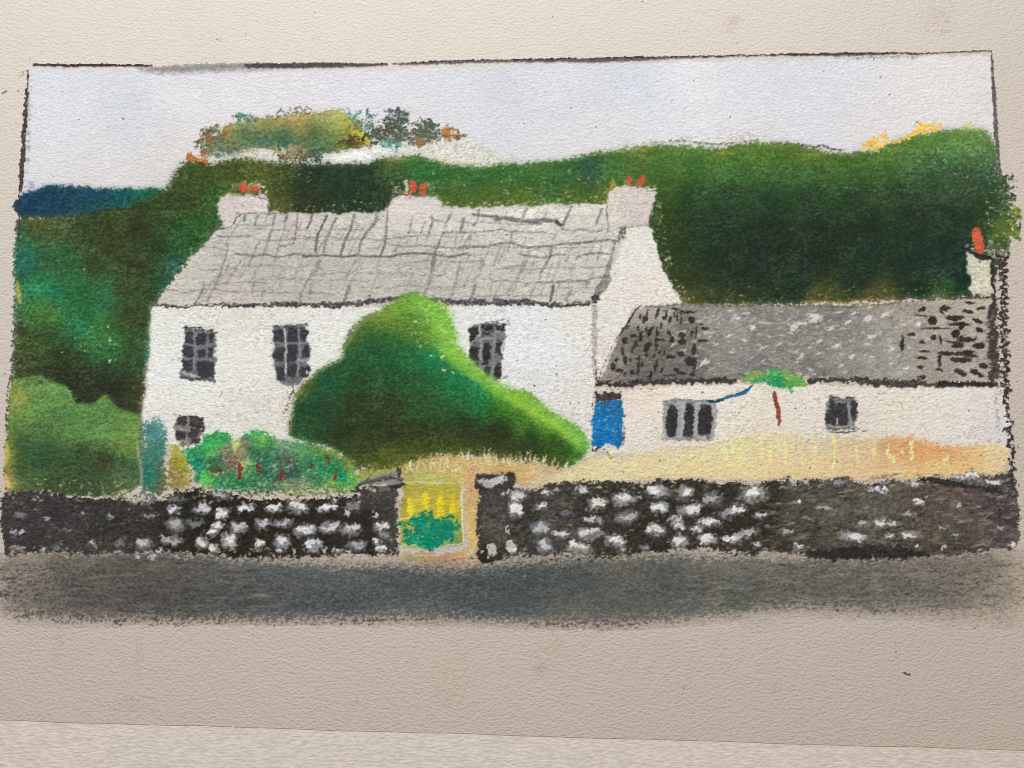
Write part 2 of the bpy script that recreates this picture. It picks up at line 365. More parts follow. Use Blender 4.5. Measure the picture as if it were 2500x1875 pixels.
stroke(BANK, [(366, 800, 8), (364, 850, 16), (356, 905, 8)], 12, (52, 118, 104), press=0.55, soft=4)
stroke(BANK, [(345, 940, 6), (352, 960, 10), (335, 1005, 8)], 8, (84, 70, 42), press=0.6)
flecks(0, [(60, 545), (180, 545), (80, 620), (50, 640)], 60, [(170, 160, 100), (150, 150, 96)], 40, press=0.5)
flecks(0, [(150, 830), (280, 780), (290, 880), (180, 860)], 45, [(176, 180, 130), (200, 196, 170), (120, 160, 110)], 41, press=0.65)
flecks(0, [(30, 720), (70, 720), (60, 900), (20, 900)], 40, [(196, 186, 168), (170, 170, 140)], 42, press=0.6)
flecks(0, [(440, 530), (540, 560), (470, 640), (390, 720)], 50, [(110, 130, 60), (84, 120, 84)], 43, press=0.5)
for x, y in [(264, 797), (268, 830), (280, 838), (282, 880), (150, 858), (205, 658), (268, 884)]:
    dab(0, x, y, 7, 6, (204, 196, 160), soft=1.5, press=0.8)
# teal-green streak beside the roof
fill(BANK, [(400, 640), (450, 620), (440, 660), (395, 720), (380, 735), (392, 690)], (40, 92, 82), soft=9, press=0.55)
# leafy pale bush at the foot of the bank
LBUSH = part('drawn_bush', label='light green bush in the lower left corner')
lb_c = [(60, 940, 104, 134, 70), (110, 940, 96, 136, 74), (100, 1000, 98, 140, 76), (60, 1010, 106, 140, 72), (45, 975, 140, 150, 78), (150, 980, 92, 134, 74), (180, 1010, 94, 138, 76), (250, 1000, 88, 128, 68),
        (250, 1040, 94, 140, 76), (310, 1030, 96, 136, 70), (200, 1050, 98, 142, 78), (100, 1060, 74, 108, 62), (60, 1090, 62, 94, 56), (100, 1110, 50, 82, 54), (200, 1110, 52, 76, 46),
        (260, 1130, 60, 66, 42), (300, 1130, 64, 96, 62), (60, 1150, 66, 92, 54), (150, 1160, 58, 78, 46), (240, 1180, 66, 84, 56), (8, 1110, 140, 146, 66), (8, 1170, 150, 146, 80), (310, 1090, 106, 134, 66), (330, 1060, 118, 150, 74),
        (290, 1170, 82, 104, 66)]
fill(LBUSH, [(28, 930), (60, 921), (100, 918), (132, 934), (152, 938), (170, 955), (180, 978), (204, 984), (232, 985), (256, 964), (278, 984), (300, 1002), (336, 1008), (352, 1040), (354, 1100), (350, 1170), (310, 1206), (230, 1212),
             (150, 1206), (70, 1202), (18, 1204), (12, 1130), (16, 1050), (22, 980)], lb_c, soft=4, rag=2, press=1.0, hole=0.03, bite=.5, vary=0.08, cr=18)
for x0, y0, x1, y1, c in [(40, 1010, 150, 985, (112, 156, 86)), (70, 1035, 170, 1000, (118, 160, 90)), (120, 965, 178, 990, (112, 152, 84)), (60, 960, 140, 945, (110, 148, 80)), (210, 1060, 300, 1040, (112, 156, 84)),
                          (160, 1050, 240, 1020, (108, 150, 84)), (155, 938, 182, 985, (132, 168, 92)), (236, 984, 262, 966, (120, 148, 70)), (70, 1042, 110, 1020, (80, 116, 70)), (95, 1010, 160, 1015, (84, 122, 72)),
                          (200, 1075, 310, 1060, (120, 158, 80)), (120, 1000, 190, 970, (120, 160, 88))]:
    stroke(LBUSH, [(x0, y0, 4), ((x0 + x1) / 2, (y0 + y1) / 2 - 4, 10), (x1, y1, 4)], 8, c, press=0.6, soft=3)
dab(LBUSH, 97, 934, 18, 9, (58, 72, 50), -0.4, press=0.7)
stroke(LBUSH, [(14, 1085, 10), (18, 1110, 14), (12, 1140, 8)], 10, (186, 176, 74), press=0.7)
stroke(LBUSH, [(14, 1160, 10), (18, 1185, 14)], 10, (204, 178, 104), press=0.7)
flecks(0, [(20, 1080), (320, 1080), (310, 1190), (20, 1190)], 150, [(120, 140, 84), (150, 150, 96), (52, 74, 44)], 44, press=0.45, size=(3, 8))
flecks(0, [(8, 1170), (330, 1180), (330, 1206), (8, 1206)], 60, [(206, 188, 160), (190, 176, 140)], 45, press=0.7, size=(4, 9))

# ---- hedge and hillside behind the house, up to the right edge
HILL = part('drawn_hillside', label='dark green hillside behind the chimneys')
hill_c = [(640, 420, 82, 92, 44), (680, 445, 66, 80, 40), (740, 450, 42, 62, 40), (800, 430, 40, 64, 42), (850, 470, 38, 58, 40), (900, 420, 40, 64, 42), (940, 480, 42, 62, 40), (760, 500, 48, 58, 36), (660, 500, 80, 86, 42), (960, 430, 44, 72, 42),
          (960, 395, 92, 110, 50), (1010, 405, 50, 104, 50), (1070, 425, 44, 102, 52), (1100, 470, 78, 102, 44), (1160, 440, 50, 104, 52), (1180, 482, 88, 104, 42), (1260, 430, 50, 104, 54), (1270, 480, 86, 104, 42), (1350, 425, 50, 102, 56), (1400, 470, 76, 104, 48),
          (1440, 412, 44, 86, 66), (1500, 385, 72, 108, 50), (1500, 430, 58, 104, 52), (1500, 475, 100, 108, 44), (1330, 400, 78, 110, 48), (1570, 378, 88, 114, 46), (1600, 420, 70, 108, 48), (1650, 372, 84, 118, 50), (1690, 410, 62, 104, 48), (1625, 470, 66, 98, 44), (1625, 530, 62, 82, 40),
          (1760, 378, 86, 116, 46), (1780, 420, 58, 102, 48), (1860, 385, 86, 116, 46), (1880, 430, 56, 98, 50), (1960, 380, 90, 118, 46), (1960, 430, 58, 96, 50), (2050, 395, 80, 112, 46), (2060, 435, 58, 98, 48), (2130, 385, 80, 114, 50), (2180, 365, 88, 122, 54), (2250, 345, 94, 130, 58), (2330, 330, 104, 140, 66), (2390, 335, 104, 140, 72),
          (2160, 430, 60, 98, 48), (2240, 400, 66, 108, 56), (2330, 370, 78, 124, 64), (2410, 375, 80, 118, 70), (2300, 405, 54, 92, 56), (1690, 490, 46, 78, 44), (1780, 480, 42, 70, 44), (1880, 485, 42, 70, 44), (1980, 488, 42, 68, 44), (2080, 478, 44, 68, 42), (2180, 468, 46, 66, 42), (2260, 440, 48, 66, 44), (2340, 425, 48, 66, 46), (2410, 430, 50, 74, 52),
          (1680, 540, 44, 66, 40), (1760, 560, 38, 58, 42), (1880, 560, 38, 56, 40), (2000, 560, 40, 56, 40), (2120, 550, 38, 58, 42), (2240, 540, 40, 60, 42), (2340, 530, 42, 64, 44), (2420, 530, 52, 80, 46), (2455, 560, 92, 112, 48), (1655, 630, 54, 74, 40), (1720, 630, 38, 60, 42), (1850, 630, 38, 56, 42), (1980, 630, 38, 56, 42), (2120, 630, 36, 58, 44),
          (2240, 630, 35, 58, 44), (2340, 620, 31, 56, 48), (1690, 700, 54, 70, 38), (1800, 690, 36, 58, 42), (1950, 690, 35, 58, 42), (2100, 690, 35, 60, 42), (2250, 690, 35, 60, 44), (2350, 680, 32, 60, 48), (1680, 732, 88, 86, 46), (1800, 728, 58, 70, 40), (2000, 728, 78, 80, 40), (2130, 728, 96, 88, 44), (2300, 716, 56, 80, 44)]
hill_c = [(x, y, R * k, G * k, Bc * k) for x, y, R, G, Bc in hill_c for k in [1 - 0.2 * min(1, max(0, (y - 440) / 60)) if x > 1600 and y < 715 else (0.88 if 700 < x < 960 and y > 410 else 1.0)]]
fill(HILL, [(600, 402), (640, 398), (720, 396), (800, 400), (880, 396), (940, 386), (1000, 380), (1050, 388), (1110, 402), (1180, 404), (1260, 400), (1330, 394), (1390, 386), (1450, 374), (1520, 363), (1590, 356), (1650, 354), (1710, 358),
            (1760, 362), (1820, 350), (1900, 348), (1960, 354), (2020, 368), (2080, 372), (2140, 364), (2180, 346), (2230, 330), (2290, 318), (2350, 312), (2395, 314), (2425, 340), (2438, 390), (2452, 450), (2462, 520), (2466, 600),
            (2440, 640), (2400, 720), (2200, 732), (1900, 744), (1660, 748), (1560, 740), (1480, 520), (1100, 520), (640, 525)],
     hill_c, soft=7, rag=2.5, press=0.985, hole=0.04, bite=0.5, vary=0.06, cr=34)
# gorse and ochre along the brow
for k, (x, y, w, c) in enumerate([(965, 388, 10, (206, 174, 84)), (1010, 390, 9, (196, 160, 70)), (1060, 390, 10, (222, 186, 96)), (1100, 398, 9, (214, 176, 76)), (1140, 402, 8, (222, 190, 70)), (1190, 404, 8, (224, 192, 60)), (1240, 402, 7, (214, 180, 80)),
                                  (1420, 388, 8, (216, 190, 70)), (1460, 378, 7, (212, 188, 90)), (1500, 370, 7, (220, 192, 92)), (1550, 366, 8, (206, 170, 60)), (1575, 362, 7, (196, 160, 70)), (1765, 374, 12, (206, 160, 60)), (1820, 364, 12, (182, 150, 52)),
                                  (1900, 358, 9, (168, 160, 74)), (1985, 378, 9, (200, 164, 54)), (2030, 374, 7, (214, 188, 70)), (2380, 314, 12, (216, 200, 120))]):
    stroke(HILL, [(x - 26, y + 3, w * .5), (x, y, w), (x + 28, y + 2, w * .5)], w, c, press=0.45, soft=4, rag=2.5, bite=0.9)
stroke(HILL, [(1570, 348, 3), (1660, 344, 6), (1740, 352, 8), (1810, 348, 6), (1850, 340, 3)], 6, (140, 134, 124), press=0.7, soft=3)
stroke(HILL, [(1945, 352, 3), (1985, 358, 6), (2010, 356, 6), (2030, 364, 5), (2060, 366, 3)], 6, (112, 104, 98), press=0.85)
GORSE = part('drawn_gorse', label='bright yellow gorse on the hill at the upper right')
for x, y, w, h in [(2128, 352, 40, 26), (2150, 360, 36, 14), (2165, 345, 22, 18), (2195, 345, 26, 10), (2220, 330, 40, 16), (2246, 316, 38, 16), (2268, 308, 34, 14), (2286, 312, 26, 12), (2110, 364, 26, 9), (2250, 304, 20, 8), (2155, 332, 26, 8), (2360, 306, 30, 10)]:
    dab(GORSE, x, y, w, h, (246, 196, 84) if x < 2300 else (222, 206, 130), -0.4, rag=5, press=0.78, bite=0.95, soft=2.5)
# loose flecks of bare paper and bright chalk
flecks(0, [(1090, 400), (1470, 430), (1480, 490), (1090, 505)], 90, [(190, 196, 150), (140, 160, 96), (206, 200, 160)], 50, press=0.7, size=(3, 8))
flecks(0, [(640, 400), (740, 400), (760, 440), (640, 480)], 70, [(150, 150, 96), (176, 160, 110), (120, 130, 70)], 51, press=0.6)
flecks(0, [(660, 500), (1000, 490), (1000, 524), (660, 524)], 70, [(190, 180, 140), (130, 130, 70), (214, 206, 180)], 52, press=0.7)
flecks(0, [(960, 420), (990, 440), (985, 480), (955, 500)], 24, [(216, 200, 176), (170, 160, 120)], 53, press=0.7)
flecks(0, [(2250, 360), (2440, 370), (2450, 440), (2270, 420)], 120, [(150, 190, 150), (190, 206, 180), (96, 150, 110)], 54, press=0.55, size=(3, 9))
flecks(0, [(2050, 420), (2260, 430), (2230, 480), (2000, 470)], 70, [(120, 150, 110), (150, 160, 120)], 55, press=0.5, size=(3, 8))
flecks(0, [(1700, 520), (2360, 520), (2360, 720), (1700, 720)], 170, [(78, 104, 84), (98, 120, 100), (70, 84, 60)], 56, press=0.16, size=(3, 8))
flecks(0, [(1680, 705), (2380, 700), (2380, 728), (1680, 738)], 110, [(150, 150, 84), (190, 184, 130), (120, 112, 60)], 57, press=0.65, size=(3, 8))
flecks(0, [(2410, 400), (2460, 450), (2468, 640), (2420, 640)], 130, [(206, 200, 176), (180, 184, 150), (44, 60, 44)], 58, press=0.7, size=(4, 9))
EDGE = part('drawn_leaves', label='loose yellow-green leaf marks past the right border')
scribble(EDGE, 2470, 545, 16, 44, 20, [(120, 132, 42), (150, 160, 70), (90, 112, 50), (64, 92, 52)], 6, seed=13, press=0.8)
scribble(EDGE, 2455, 480, 12, 50, 22, [(52, 74, 56), (84, 104, 72), (62, 84, 52)], 6, seed=14, press=0.7)
for x, y in [(2480, 502), (2483, 570), (2472, 575), (2470, 520), (2476, 552)]:
    dab(EDGE, x, y, 9, 9, (104, 132, 50), press=0.9)
fill(HILL, [(2425, 540), (2455, 530), (2462, 570), (2440, 590), (2420, 580)], (88, 116, 52), soft=8, press=0.6)
dab(HILL, 2320, 690, 26, 20, (36, 118, 74), press=0.6, soft=6)
# lowered left edge of the hillside against the gable: ragged yellow-green fringe
flecks(0, [(1590, 470), (1612, 470), (1640, 640), (1690, 740), (1660, 740), (1605, 600)], 150, [(190, 186, 140), (92, 110, 60), (64, 90, 52), (206, 200, 170)], 59, press=0.7, size=(4, 9))

# ---- the long house
WALL = part('drawn_house_wall', label='white chalk front wall of the two-storey house')
wall_c = [(420, 780, 228, 226, 220), (420, 1000, 224, 220, 214), (600, 780, 226, 222, 214), (600, 1000, 222, 217, 209), (800, 780, 228, 225, 219), (780, 850, 228, 226, 220), (1100, 780, 224, 222, 219), (1270, 800, 228, 228, 232), (1350, 850, 228, 227, 230),
          (1420, 800, 228, 222, 214), (1400, 950, 226, 221, 215), (1300, 930, 222, 220, 220), (1430, 1050, 220, 214, 208), (700, 1040, 222, 214, 204), (480, 950, 228, 227, 222), (560, 960, 228, 222, 218), (380, 900, 230, 229, 226)]
wall_c = shift(desat(wall_c, 0.9), 2, 5, 2)
fill(WALL, [(366, 746), (900, 748), (1452, 742), (1452, 1110), (1430, 1125), (1200, 1110), (700, 1105), (440, 1100), (346, 1085), (346, 1030), (358, 950), (365, 850)],
     wall_c, soft=3, rag=2, press=0.97, bite=0.5, vary=0.018, curve=False, cr=50)
flecks(0, [(370, 760), (760, 760), (740, 1060), (370, 1060)], 260, [(188, 184, 174), (200, 196, 186), (206, 192, 186)], 60, press=0.5, size=(3, 7))
flecks(0, [(1240, 770), (1440, 770), (1440, 1080), (1240, 960)], 90, [(190, 188, 186), (204, 198, 190)], 61, press=0.45, size=(3, 6))
flecks(0, [(430, 930), (600, 930), (640, 1020), (420, 1010)], 40, [(172, 172, 158), (214, 196, 190)], 62, press=0.5, size=(5, 12))
dab(WALL, 541, 962, 16, 12, (176, 176, 158), press=0.5, soft=4)
dab(WALL, 434, 880, 26, 16, (176, 174, 168), press=0.5, soft=5)
dab(WALL, 1290, 820, 90, 50, (222, 224, 232), press=0.5, soft=18)
dab(WALL, 585, 955, 44, 34, (222, 206, 202), press=0.35, soft=12)
GABLE = part('drawn_gable_wall', label='white chalk gable end of the house')
fill(GABLE, [(1456, 736), (1478, 690), (1500, 640), (1520, 590), (1532, 552), (1588, 550), (1600, 590), (1616, 650), (1645, 715), (1668, 738), (1668, 742), (1548, 750), (1500, 850), (1462, 932), (1455, 940), (1455, 760)],
     [(1560, 570, 232, 228, 218), (1540, 650, 230, 226, 216), (1600, 690, 230, 225, 214), (1500, 800, 228, 224, 214), (1475, 880, 222, 216, 206), (1580, 730, 228, 222, 212)],
     soft=2.5, rag=3, press=0.98, bite=0.5, vary=0.02, curve=False, cr=40)
flecks(0, [(1480, 720), (1620, 660), (1640, 720), (1500, 820)], 60, [(206, 200, 188), (196, 190, 178)], 63, press=0.45, size=(3, 7))
stroke(GABLE, [(1452, 740, 12), (1450, 830, 14), (1452, 900, 12), (1454, 950, 5)], 12, (176, 172, 168), press=0.75, soft=4)
stroke(GABLE, [(1455, 880, 4), (1456, 910, 6), (1454, 945, 5)], 5, (92, 88, 80), press=0.6)
for x, y in [(1465, 866), (1472, 878), (1460, 892)]:
    dab(GABLE, x, y, 18, 9, (240, 236, 224), -0.6, press=0.8)

ROOF = part('drawn_house_roof', label='pale grey slate roof with pencilled slate lines')
roof_c = [(600, 540, 204, 202, 192), (640, 560, 196, 196, 184), (760, 545, 204, 198, 188), (860, 560, 204, 200, 188), (960, 545, 208, 200, 192), (1060, 530, 214, 208, 198), (1150, 530, 212, 209, 199), (1300, 520, 222, 219, 206), (1440, 520, 218, 215, 202), (1400, 570, 206, 203, 192), (1250, 580, 202, 199, 188),
          (1480, 600, 208, 202, 192), (540, 600, 194, 192, 180), (640, 640, 186, 184, 173), (760, 650, 184, 181, 171), (880, 660, 190, 185, 174), (1000, 660, 184, 181, 172), (1100, 650, 190, 187, 179), (1200, 650, 198, 194, 185), (1350, 650, 204, 200, 189), (1450, 650, 206, 201, 191),
          (430, 725, 206, 200, 188), (520, 720, 200, 192, 182), (620, 710, 196, 189, 180), (760, 715, 190, 185, 176), (900, 715, 194, 188, 178), (1050, 715, 184, 181, 173), (1200, 715, 196, 191, 182), (1350, 710, 204, 199, 188), (480, 660, 196, 193, 182), (1440, 715, 200, 196, 186)]
fill(ROOF, [(378, 744), (420, 700), (470, 640), (505, 590), (530, 560), (556, 548), (580, 522), (640, 518), (760, 522), (930, 518), (960, 500), (1080, 503), (1160, 508), (1250, 502), (1340, 500), (1480, 498), (1492, 540), (1516, 565), (1500, 625), (1478, 680), (1452, 742), (1200, 748), (800, 750)],
     shift(desat(roof_c, .8), 2, 3, 1), soft=2.5, rag=2.5, press=0.97, bite=0.55, vary=0.04, curve=False, cr=45)
flecks(0, [(450, 700), (600, 560), (1480, 560), (1440, 730)], 700, [(164, 162, 152), (212, 210, 200), (172, 168, 160), (218, 210, 202), (150, 148, 140)], 64, press=0.42, size=(4, 11), ang=(-1.2, 0.4))
dab(ROOF, 590, 690, 120, 40, (208, 192, 184), press=0.4, soft=16); dab(ROOF, 730, 570, 70, 70, (212, 196, 188), press=0.4, soft=16)
stroke(ROOF, [(1180, 520, 6), (1240, 520, 16), (1330, 512, 18), (1440, 512, 12)], 12, (228, 226, 214), press=0.6, soft=5)

def line(pts, w, c, press=0.7, name='drawn_slate_line', soft=1.6, par=None):
    pid = part(name, ROOF if par is None else par)
    c = tuple(q - 6 for q in c)
    stroke(pid, pts, w * 1.12, c, press=min(1, press * 0.98), soft=soft + 0.3, rag=0.7, hard=1.6, bite=0.35, lab_at=0.22)
G1 = (134, 132, 128); G2 = (112, 110, 108); G3 = (150, 148, 142)
# left third
for pts, w, c, pr in [
    ([(1195, 480), (1190, 560)], 6, G2, .6), ([(1345, 490), (1330, 590)], 6, G2, .6), ([(1465, 500), (1455, 560)], 5, G3, .5), ([(1565, 480), (1540, 600), (1510, 700), (1470, 830), (1420, 960)], 6, G1, .6), ([(1715, 480), (1690, 560)], 7, G2, .6),
    ([(1690, 600), (1660, 720), (1600, 900), (1560, 1050)], 5, G3, .5), ([(1840, 470), (1830, 560), (1820, 690), (1790, 830)], 4, G2, .6), ([(1980, 560), (1960, 640)], 4, G2, .5), ([(1370, 800), (1330, 900), (1290, 990), (1240, 1100)], 6, G1, .6),
    ([(980, 830), (970, 960), (930, 1080), (880, 1230), (830, 1340), (780, 1440), (740, 1540)], 5, G1, .6), ([(870, 880), (880, 800)], 4, G3, .5), ([(1230, 880), (1200, 1050), (1130, 1200)], 4, G3, .55), ([(700, 1350), (640, 1480), (600, 1550)], 5, G2, .55),
    ([(1320, 1180), (1300, 1330), (1280, 1440)], 5, G3, .55), ([(1000, 1080), (960, 1180)], 5, G3, .5), ([(1980, 1260), (1900, 1420), (1870, 1530)], 6, G1, .6), ([(1700, 1080), (1660, 1230), (1600, 1400)], 4, G3, .45), ([(1440, 1400), (1390, 1500)], 5, G3, .5)]:
    line(Z(360, 430, RF, pts), w, c, pr)
for pts, w, c, pr in [
    ([(1090, 600), (1250, 600), (1400, 610), (1560, 590)], 4, G1, .5), ([(830, 700), (880, 740), (1040, 745), (1200, 735), (1290, 735)], 3.5, G2, .6), ([(670, 860), (750, 870), (850, 880), (900, 910), (1000, 920)], 4, G1, .55), ([(820, 970), (930, 970)], 5, G1, .5),
    ([(1080, 950), (1200, 970), (1350, 975), (1480, 965), (1570, 990), (1680, 985), (1790, 960), (1890, 965), (1920, 1000), (2011, 970)], 4.5, G2, .7), ([(1590, 890), (1650, 855), (1760, 845), (1800, 820)], 3.5, G2, .6), ([(1780, 755), (1850, 735), (1920, 735), (1990, 755)], 3.5, (168, 146, 140), .6),
    ([(620, 1130), (720, 1160), (820, 1150), (960, 1150), (1120, 1140)], 4, G3, .55), ([(680, 1330), (780, 1340), (940, 1310), (1100, 1305), (1290, 1300), (1480, 1310)], 4, G3, .6), ([(210, 1390), (330, 1400), (460, 1430), (600, 1410), (700, 1390), (860, 1400), (1060, 1410)], 4, (150, 140, 134), .6),
    ([(1500, 1230), (1700, 1240), (1880, 1240)], 3.5, G3, .5), ([(1060, 1420), (1300, 1410), (1560, 1395)], 4, (176, 160, 154), .5)]:
    line(Z(360, 430, RF, pts), w, c, pr)
# middle third
for pts, w, c, pr in [
    ([(110, 480), (90, 560), (50, 640)], 6, G2, .7), ([(290, 490), (240, 600), (190, 700), (165, 800), (150, 920)], 5, (86, 84, 84), .75), ([(410, 510), (350, 640), (300, 760), (270, 850), (250, 930)], 6, G1, .7), ([(640, 480), (590, 620), (520, 790), (480, 900), (465, 960)], 6, G2, .75),
    ([(900, 450, 9), (900, 540, 10), (800, 660, 8), (720, 790, 8), (690, 900, 6)], 8, G2, .6), ([(1045, 370, 3), (1035, 520, 6), (1025, 680, 8), (1000, 830, 7), (960, 970, 5)], 6, G2, .7), ([(1340, 450), (1320, 560), (1290, 690)], 8, (104, 102, 104), .75), ([(1590, 520, 5), (1570, 620, 7), (1510, 780, 4)], 6, G2, .6),
    ([(1810, 470), (1770, 560), (1730, 620)], 6, G1, .6), ([(1720, 690, 4), (1660, 840, 6), (1610, 960, 9), (1590, 1110, 12), (1570, 1180, 6)], 8, (124, 122, 122), .75), ([(1570, 1240), (1530, 1360), (1490, 1440)], 8, G1, .6), ([(1970, 520), (1940, 640)], 7, G1, .6), ([(1890, 690), (1860, 880)], 6, G3, .5),
    ([(1930, 1050), (1880, 1250), (1830, 1480)], 7, G3, .6), ([(200, 1040), (160, 1150), (100, 1230)], 9, (120, 122, 110), .5), ([(570, 1330, 5), (540, 1440, 10), (510, 1530, 8)], 8, G1, .65), ([(690, 1020), (640, 1200), (580, 1320)], 5, G3, .5), ([(940, 1020), (900, 1160)], 5, G3, .5),
    ([(1200, 1000), (1170, 1180)], 5, G3, .4), ([(1780, 1000), (1740, 1200)], 6, G3, .4), ([(340, 1230), (330, 1350)], 6, G1, .4), ([(100, 1320), (80, 1500)], 8, G1, .45)]:
    line(Z(740, 430, RF, pts), w, c, pr)
for pts, w, c, pr in [
    ([(0, 965), (80, 985), (250, 972), (400, 985), (530, 992), (640, 970), (760, 985), (900, 985), (1050, 985), (1200, 960), (1330, 950), (1500, 950), (1640, 965), (1800, 985), (2011, 950)], 5, (104, 102, 102), .8),
    ([(0, 740), (100, 755), (280, 740), (440, 765), (620, 770), (760, 765), (940, 785), (1100, 765), (1260, 735), (1400, 740)], 3.5, G1, .6), ([(1050, 830), (1160, 855), (1300, 865), (1450, 850), (1600, 865), (1780, 880), (1900, 885), (2011, 880)], 4, G2, .6),
    ([(1090, 670), (1260, 680), (1400, 690)], 4, G3, .6), ([(1720, 700), (1850, 685), (1990, 690)], 5, G2, .6), ([(1580, 500), (1640, 550), (1710, 545)], 6, G1, .6), ([(1430, 1220), (1560, 1205), (1690, 1230)], 4, G2, .5),
    ([(800, 1480), (850, 1440)], 5, G2, .5), ([(1170, 1230), (1400, 1240)], 3, G3, .5), ([(780, 900), (1000, 880)], 4, G3, .4)]:
    line(Z(740, 430, RF, pts), w, c, pr)
# right third
for pts, w, c, pr in [
    ([(70, 520), (40, 620), (20, 690)], 6, G1, .6), ([(245, 420), (225, 540), (180, 610)], 6, G1, .6), ([(835, 390), (790, 490)], 8, G2, .6), ([(1385, 380), (1330, 490), (1270, 640)], 7, G2, .6), ([(1075, 440), (1050, 520)], 6, G1, .6), ([(1750, 410), (1720, 490), (1690, 580)], 6, G1, .65), ([(1820, 370), (1815, 480), (1835, 580)], 5, G2, .7),
    ([(150, 700), (130, 850), (90, 900)], 6, G1, .55), ([(640, 690), (640, 780), (600, 930)], 6, G1, .6), ([(870, 900, 10), (820, 1030, 14), (760, 1170, 12), (650, 1350, 12), (610, 1440, 10)], 12, (160, 157, 154), .55), ([(1140, 880), (1110, 1010), (1040, 1120), (990, 1220)], 6, G2, .6), ([(1380, 870), (1320, 1050)], 6, G3, .5),
    ([(1750, 850), (1700, 1020)], 5, G1, .55), ([(1910, 830, 8), (1870, 1000, 8), (1830, 1150, 14), (1800, 1260, 16), (1700, 1410, 14)], 12, (126, 124, 124), .65), ([(1650, 1180), (1570, 1340)], 5, G3, .5), ([(210, 1310, 6), (180, 1420, 10), (160, 1490, 10)], 9, (130, 128, 128), .65), ([(410, 1330), (390, 1460)], 6, G3, .55),
    ([(300, 1000), (250, 1180), (200, 1260)], 9, (166, 163, 158), .5), ([(1165, 1340), (1150, 1430), (1125, 1530)], 7, (104, 102, 104), .75), ([(1370, 1420), (1320, 1500)], 8, G1, .6), ([(930, 1360), (880, 1480)], 6, G3, .55), ([(1840, 580), (1830, 680)], 6, G1, .5), ([(2000, 640), (1970, 760)], 8, (104, 100, 102), .7), ([(1860, 1260), (1780, 1400), (1700, 1470)], 8, (100, 98, 98), .6)]:
    line(Z(1120, 430, RF, pts), w, c, pr)
for pts, w, c, pr in [
    ([(180, 470), (320, 490), (470, 500)], 7, G2, .65), ([(450, 530), (560, 510), (640, 530), (790, 550), (900, 560), (1010, 545), (1190, 548)], 9, (112, 112, 108), .75), ([(1200, 560), (1250, 600)], 8, (70, 68, 68), .8), ([(830, 560), (900, 580), (1010, 580)], 6, (92, 92, 88), .6),
    ([(0, 690), (200, 690), (430, 670), (530, 655), (640, 680), (900, 690), (1080, 690)], 4.5, G1, .6), ([(1270, 660), (1400, 670), (1500, 650), (1640, 680), (1800, 650)], 4.5, G1, .55), ([(0, 870), (150, 865), (340, 868), (500, 830), (620, 815), (720, 845), (850, 880), (1000, 870), (1120, 860)], 5, G2, .7),
    ([(1120, 860), (1300, 830), (1460, 825), (1580, 810), (1700, 800), (1830, 785), (1960, 800)], 6, (100, 100, 98), .65), ([(0, 960), (240, 970), (460, 965)], 4, G1, .5), ([(760, 965), (930, 985), (1040, 998), (1200, 965), (1300, 965)], 4.5, G2, .65), ([(1440, 1010), (1520, 970), (1700, 945), (1850, 958)], 4.5, G2, .65),
    ([(540, 1130), (660, 1110), (760, 1105), (950, 1100)], 4, G1, .5), ([(950, 1300), (1080, 1310), (1220, 1295), (1400, 1285), (1560, 1285), (1690, 1245), (1830, 1235)], 5, G2, .6), ([(1200, 1360), (1400, 1375), (1600, 1370)], 5, G3, .5), ([(300, 1260), (420, 1260)], 5, G3, .4)]:
    line(Z(1120, 430, RF, pts), w, c, pr)
dab(ROOF, 772, 655, 26, 30, (146, 148, 136), press=0.5, soft=6)
for k in range(44):
    r = np.random.default_rng(900 + k)
    xt = 600 + k * 20.2 + r.uniform(-6, 6); t0 = r.uniform(0, .75); t1 = min(1, t0 + r.uniform(.15, .4))
    sl = 78 + 60 * (1 - k / 44) ** 2
    f = lambda t: (xt - sl * t, 530 + 205 * t)
    line([f(t0), f((t0 + t1) / 2), f(t1)], r.uniform(3.5, 6), (156, 153, 148), r.uniform(.4, .62))
for y, x0, x1 in [(560, 600, 900), (585, 640, 860), (604, 1130, 1440), (650, 520, 760), (668, 760, 1010), (684, 640, 900), (700, 880, 1180), (655, 1240, 1480), (690, 1200, 1440), (545, 1120, 1300), (716, 560, 820), (575, 960, 1130), (640, 1000, 1180), (722, 1150, 1400)]:
    r = np.random.default_rng(int(y + x0))
    line([(x0 + (x1 - x0) * t, y + r.uniform(-4, 4)) for t in np.linspace(0, 1, 6)], 3.6, (150, 146, 142), .6)
RIDGE = part('drawn_ridge_line', ROOF)
stroke(RIDGE, Z(360, 430, RF, [(730, 740), (820, 670), (900, 650), (1000, 620), (1060, 570), (1100, 510), (1150, 470)]), 5, (96, 92, 94), press=0.75, soft=1.8)
stroke(RIDGE, Z(360, 430, RF, [(1090, 465), (1180, 455), (1300, 455), (1460, 460), (1560, 460), (1690, 465)]), 6, (136, 134, 132), press=0.7)
stroke(RIDGE, Z(360, 430, RF, [(1640, 470), (1840, 455), (2011, 470)]), 4, (206, 200, 150), press=0.6)
EAVE = part('drawn_eave_line', ROOF, 'dark grey chalk line under the house eaves')
ev = [(370, 740, 5), (400, 745, 8), (440, 748, 6), (480, 746, 7), (540, 745, 8), (580, 748, 12), (640, 744, 12), (700, 743, 12), (740, 744, 12), (800, 746, 14), (850, 742, 14), (900, 737, 12), (960, 730, 12), (1010, 730, 12), (1060, 732, 12), (1110, 738, 14), (1160, 739, 16), (1200, 738, 16), (1260, 737, 18), (1300, 738, 14), (1340, 744, 12), (1390, 744, 8), (1436, 741, 10)]
stroke(EAVE, ev, 12, (108, 104, 104), press=0.85, soft=2.5, rag=2.5, hard=2.2, bite=0.9)
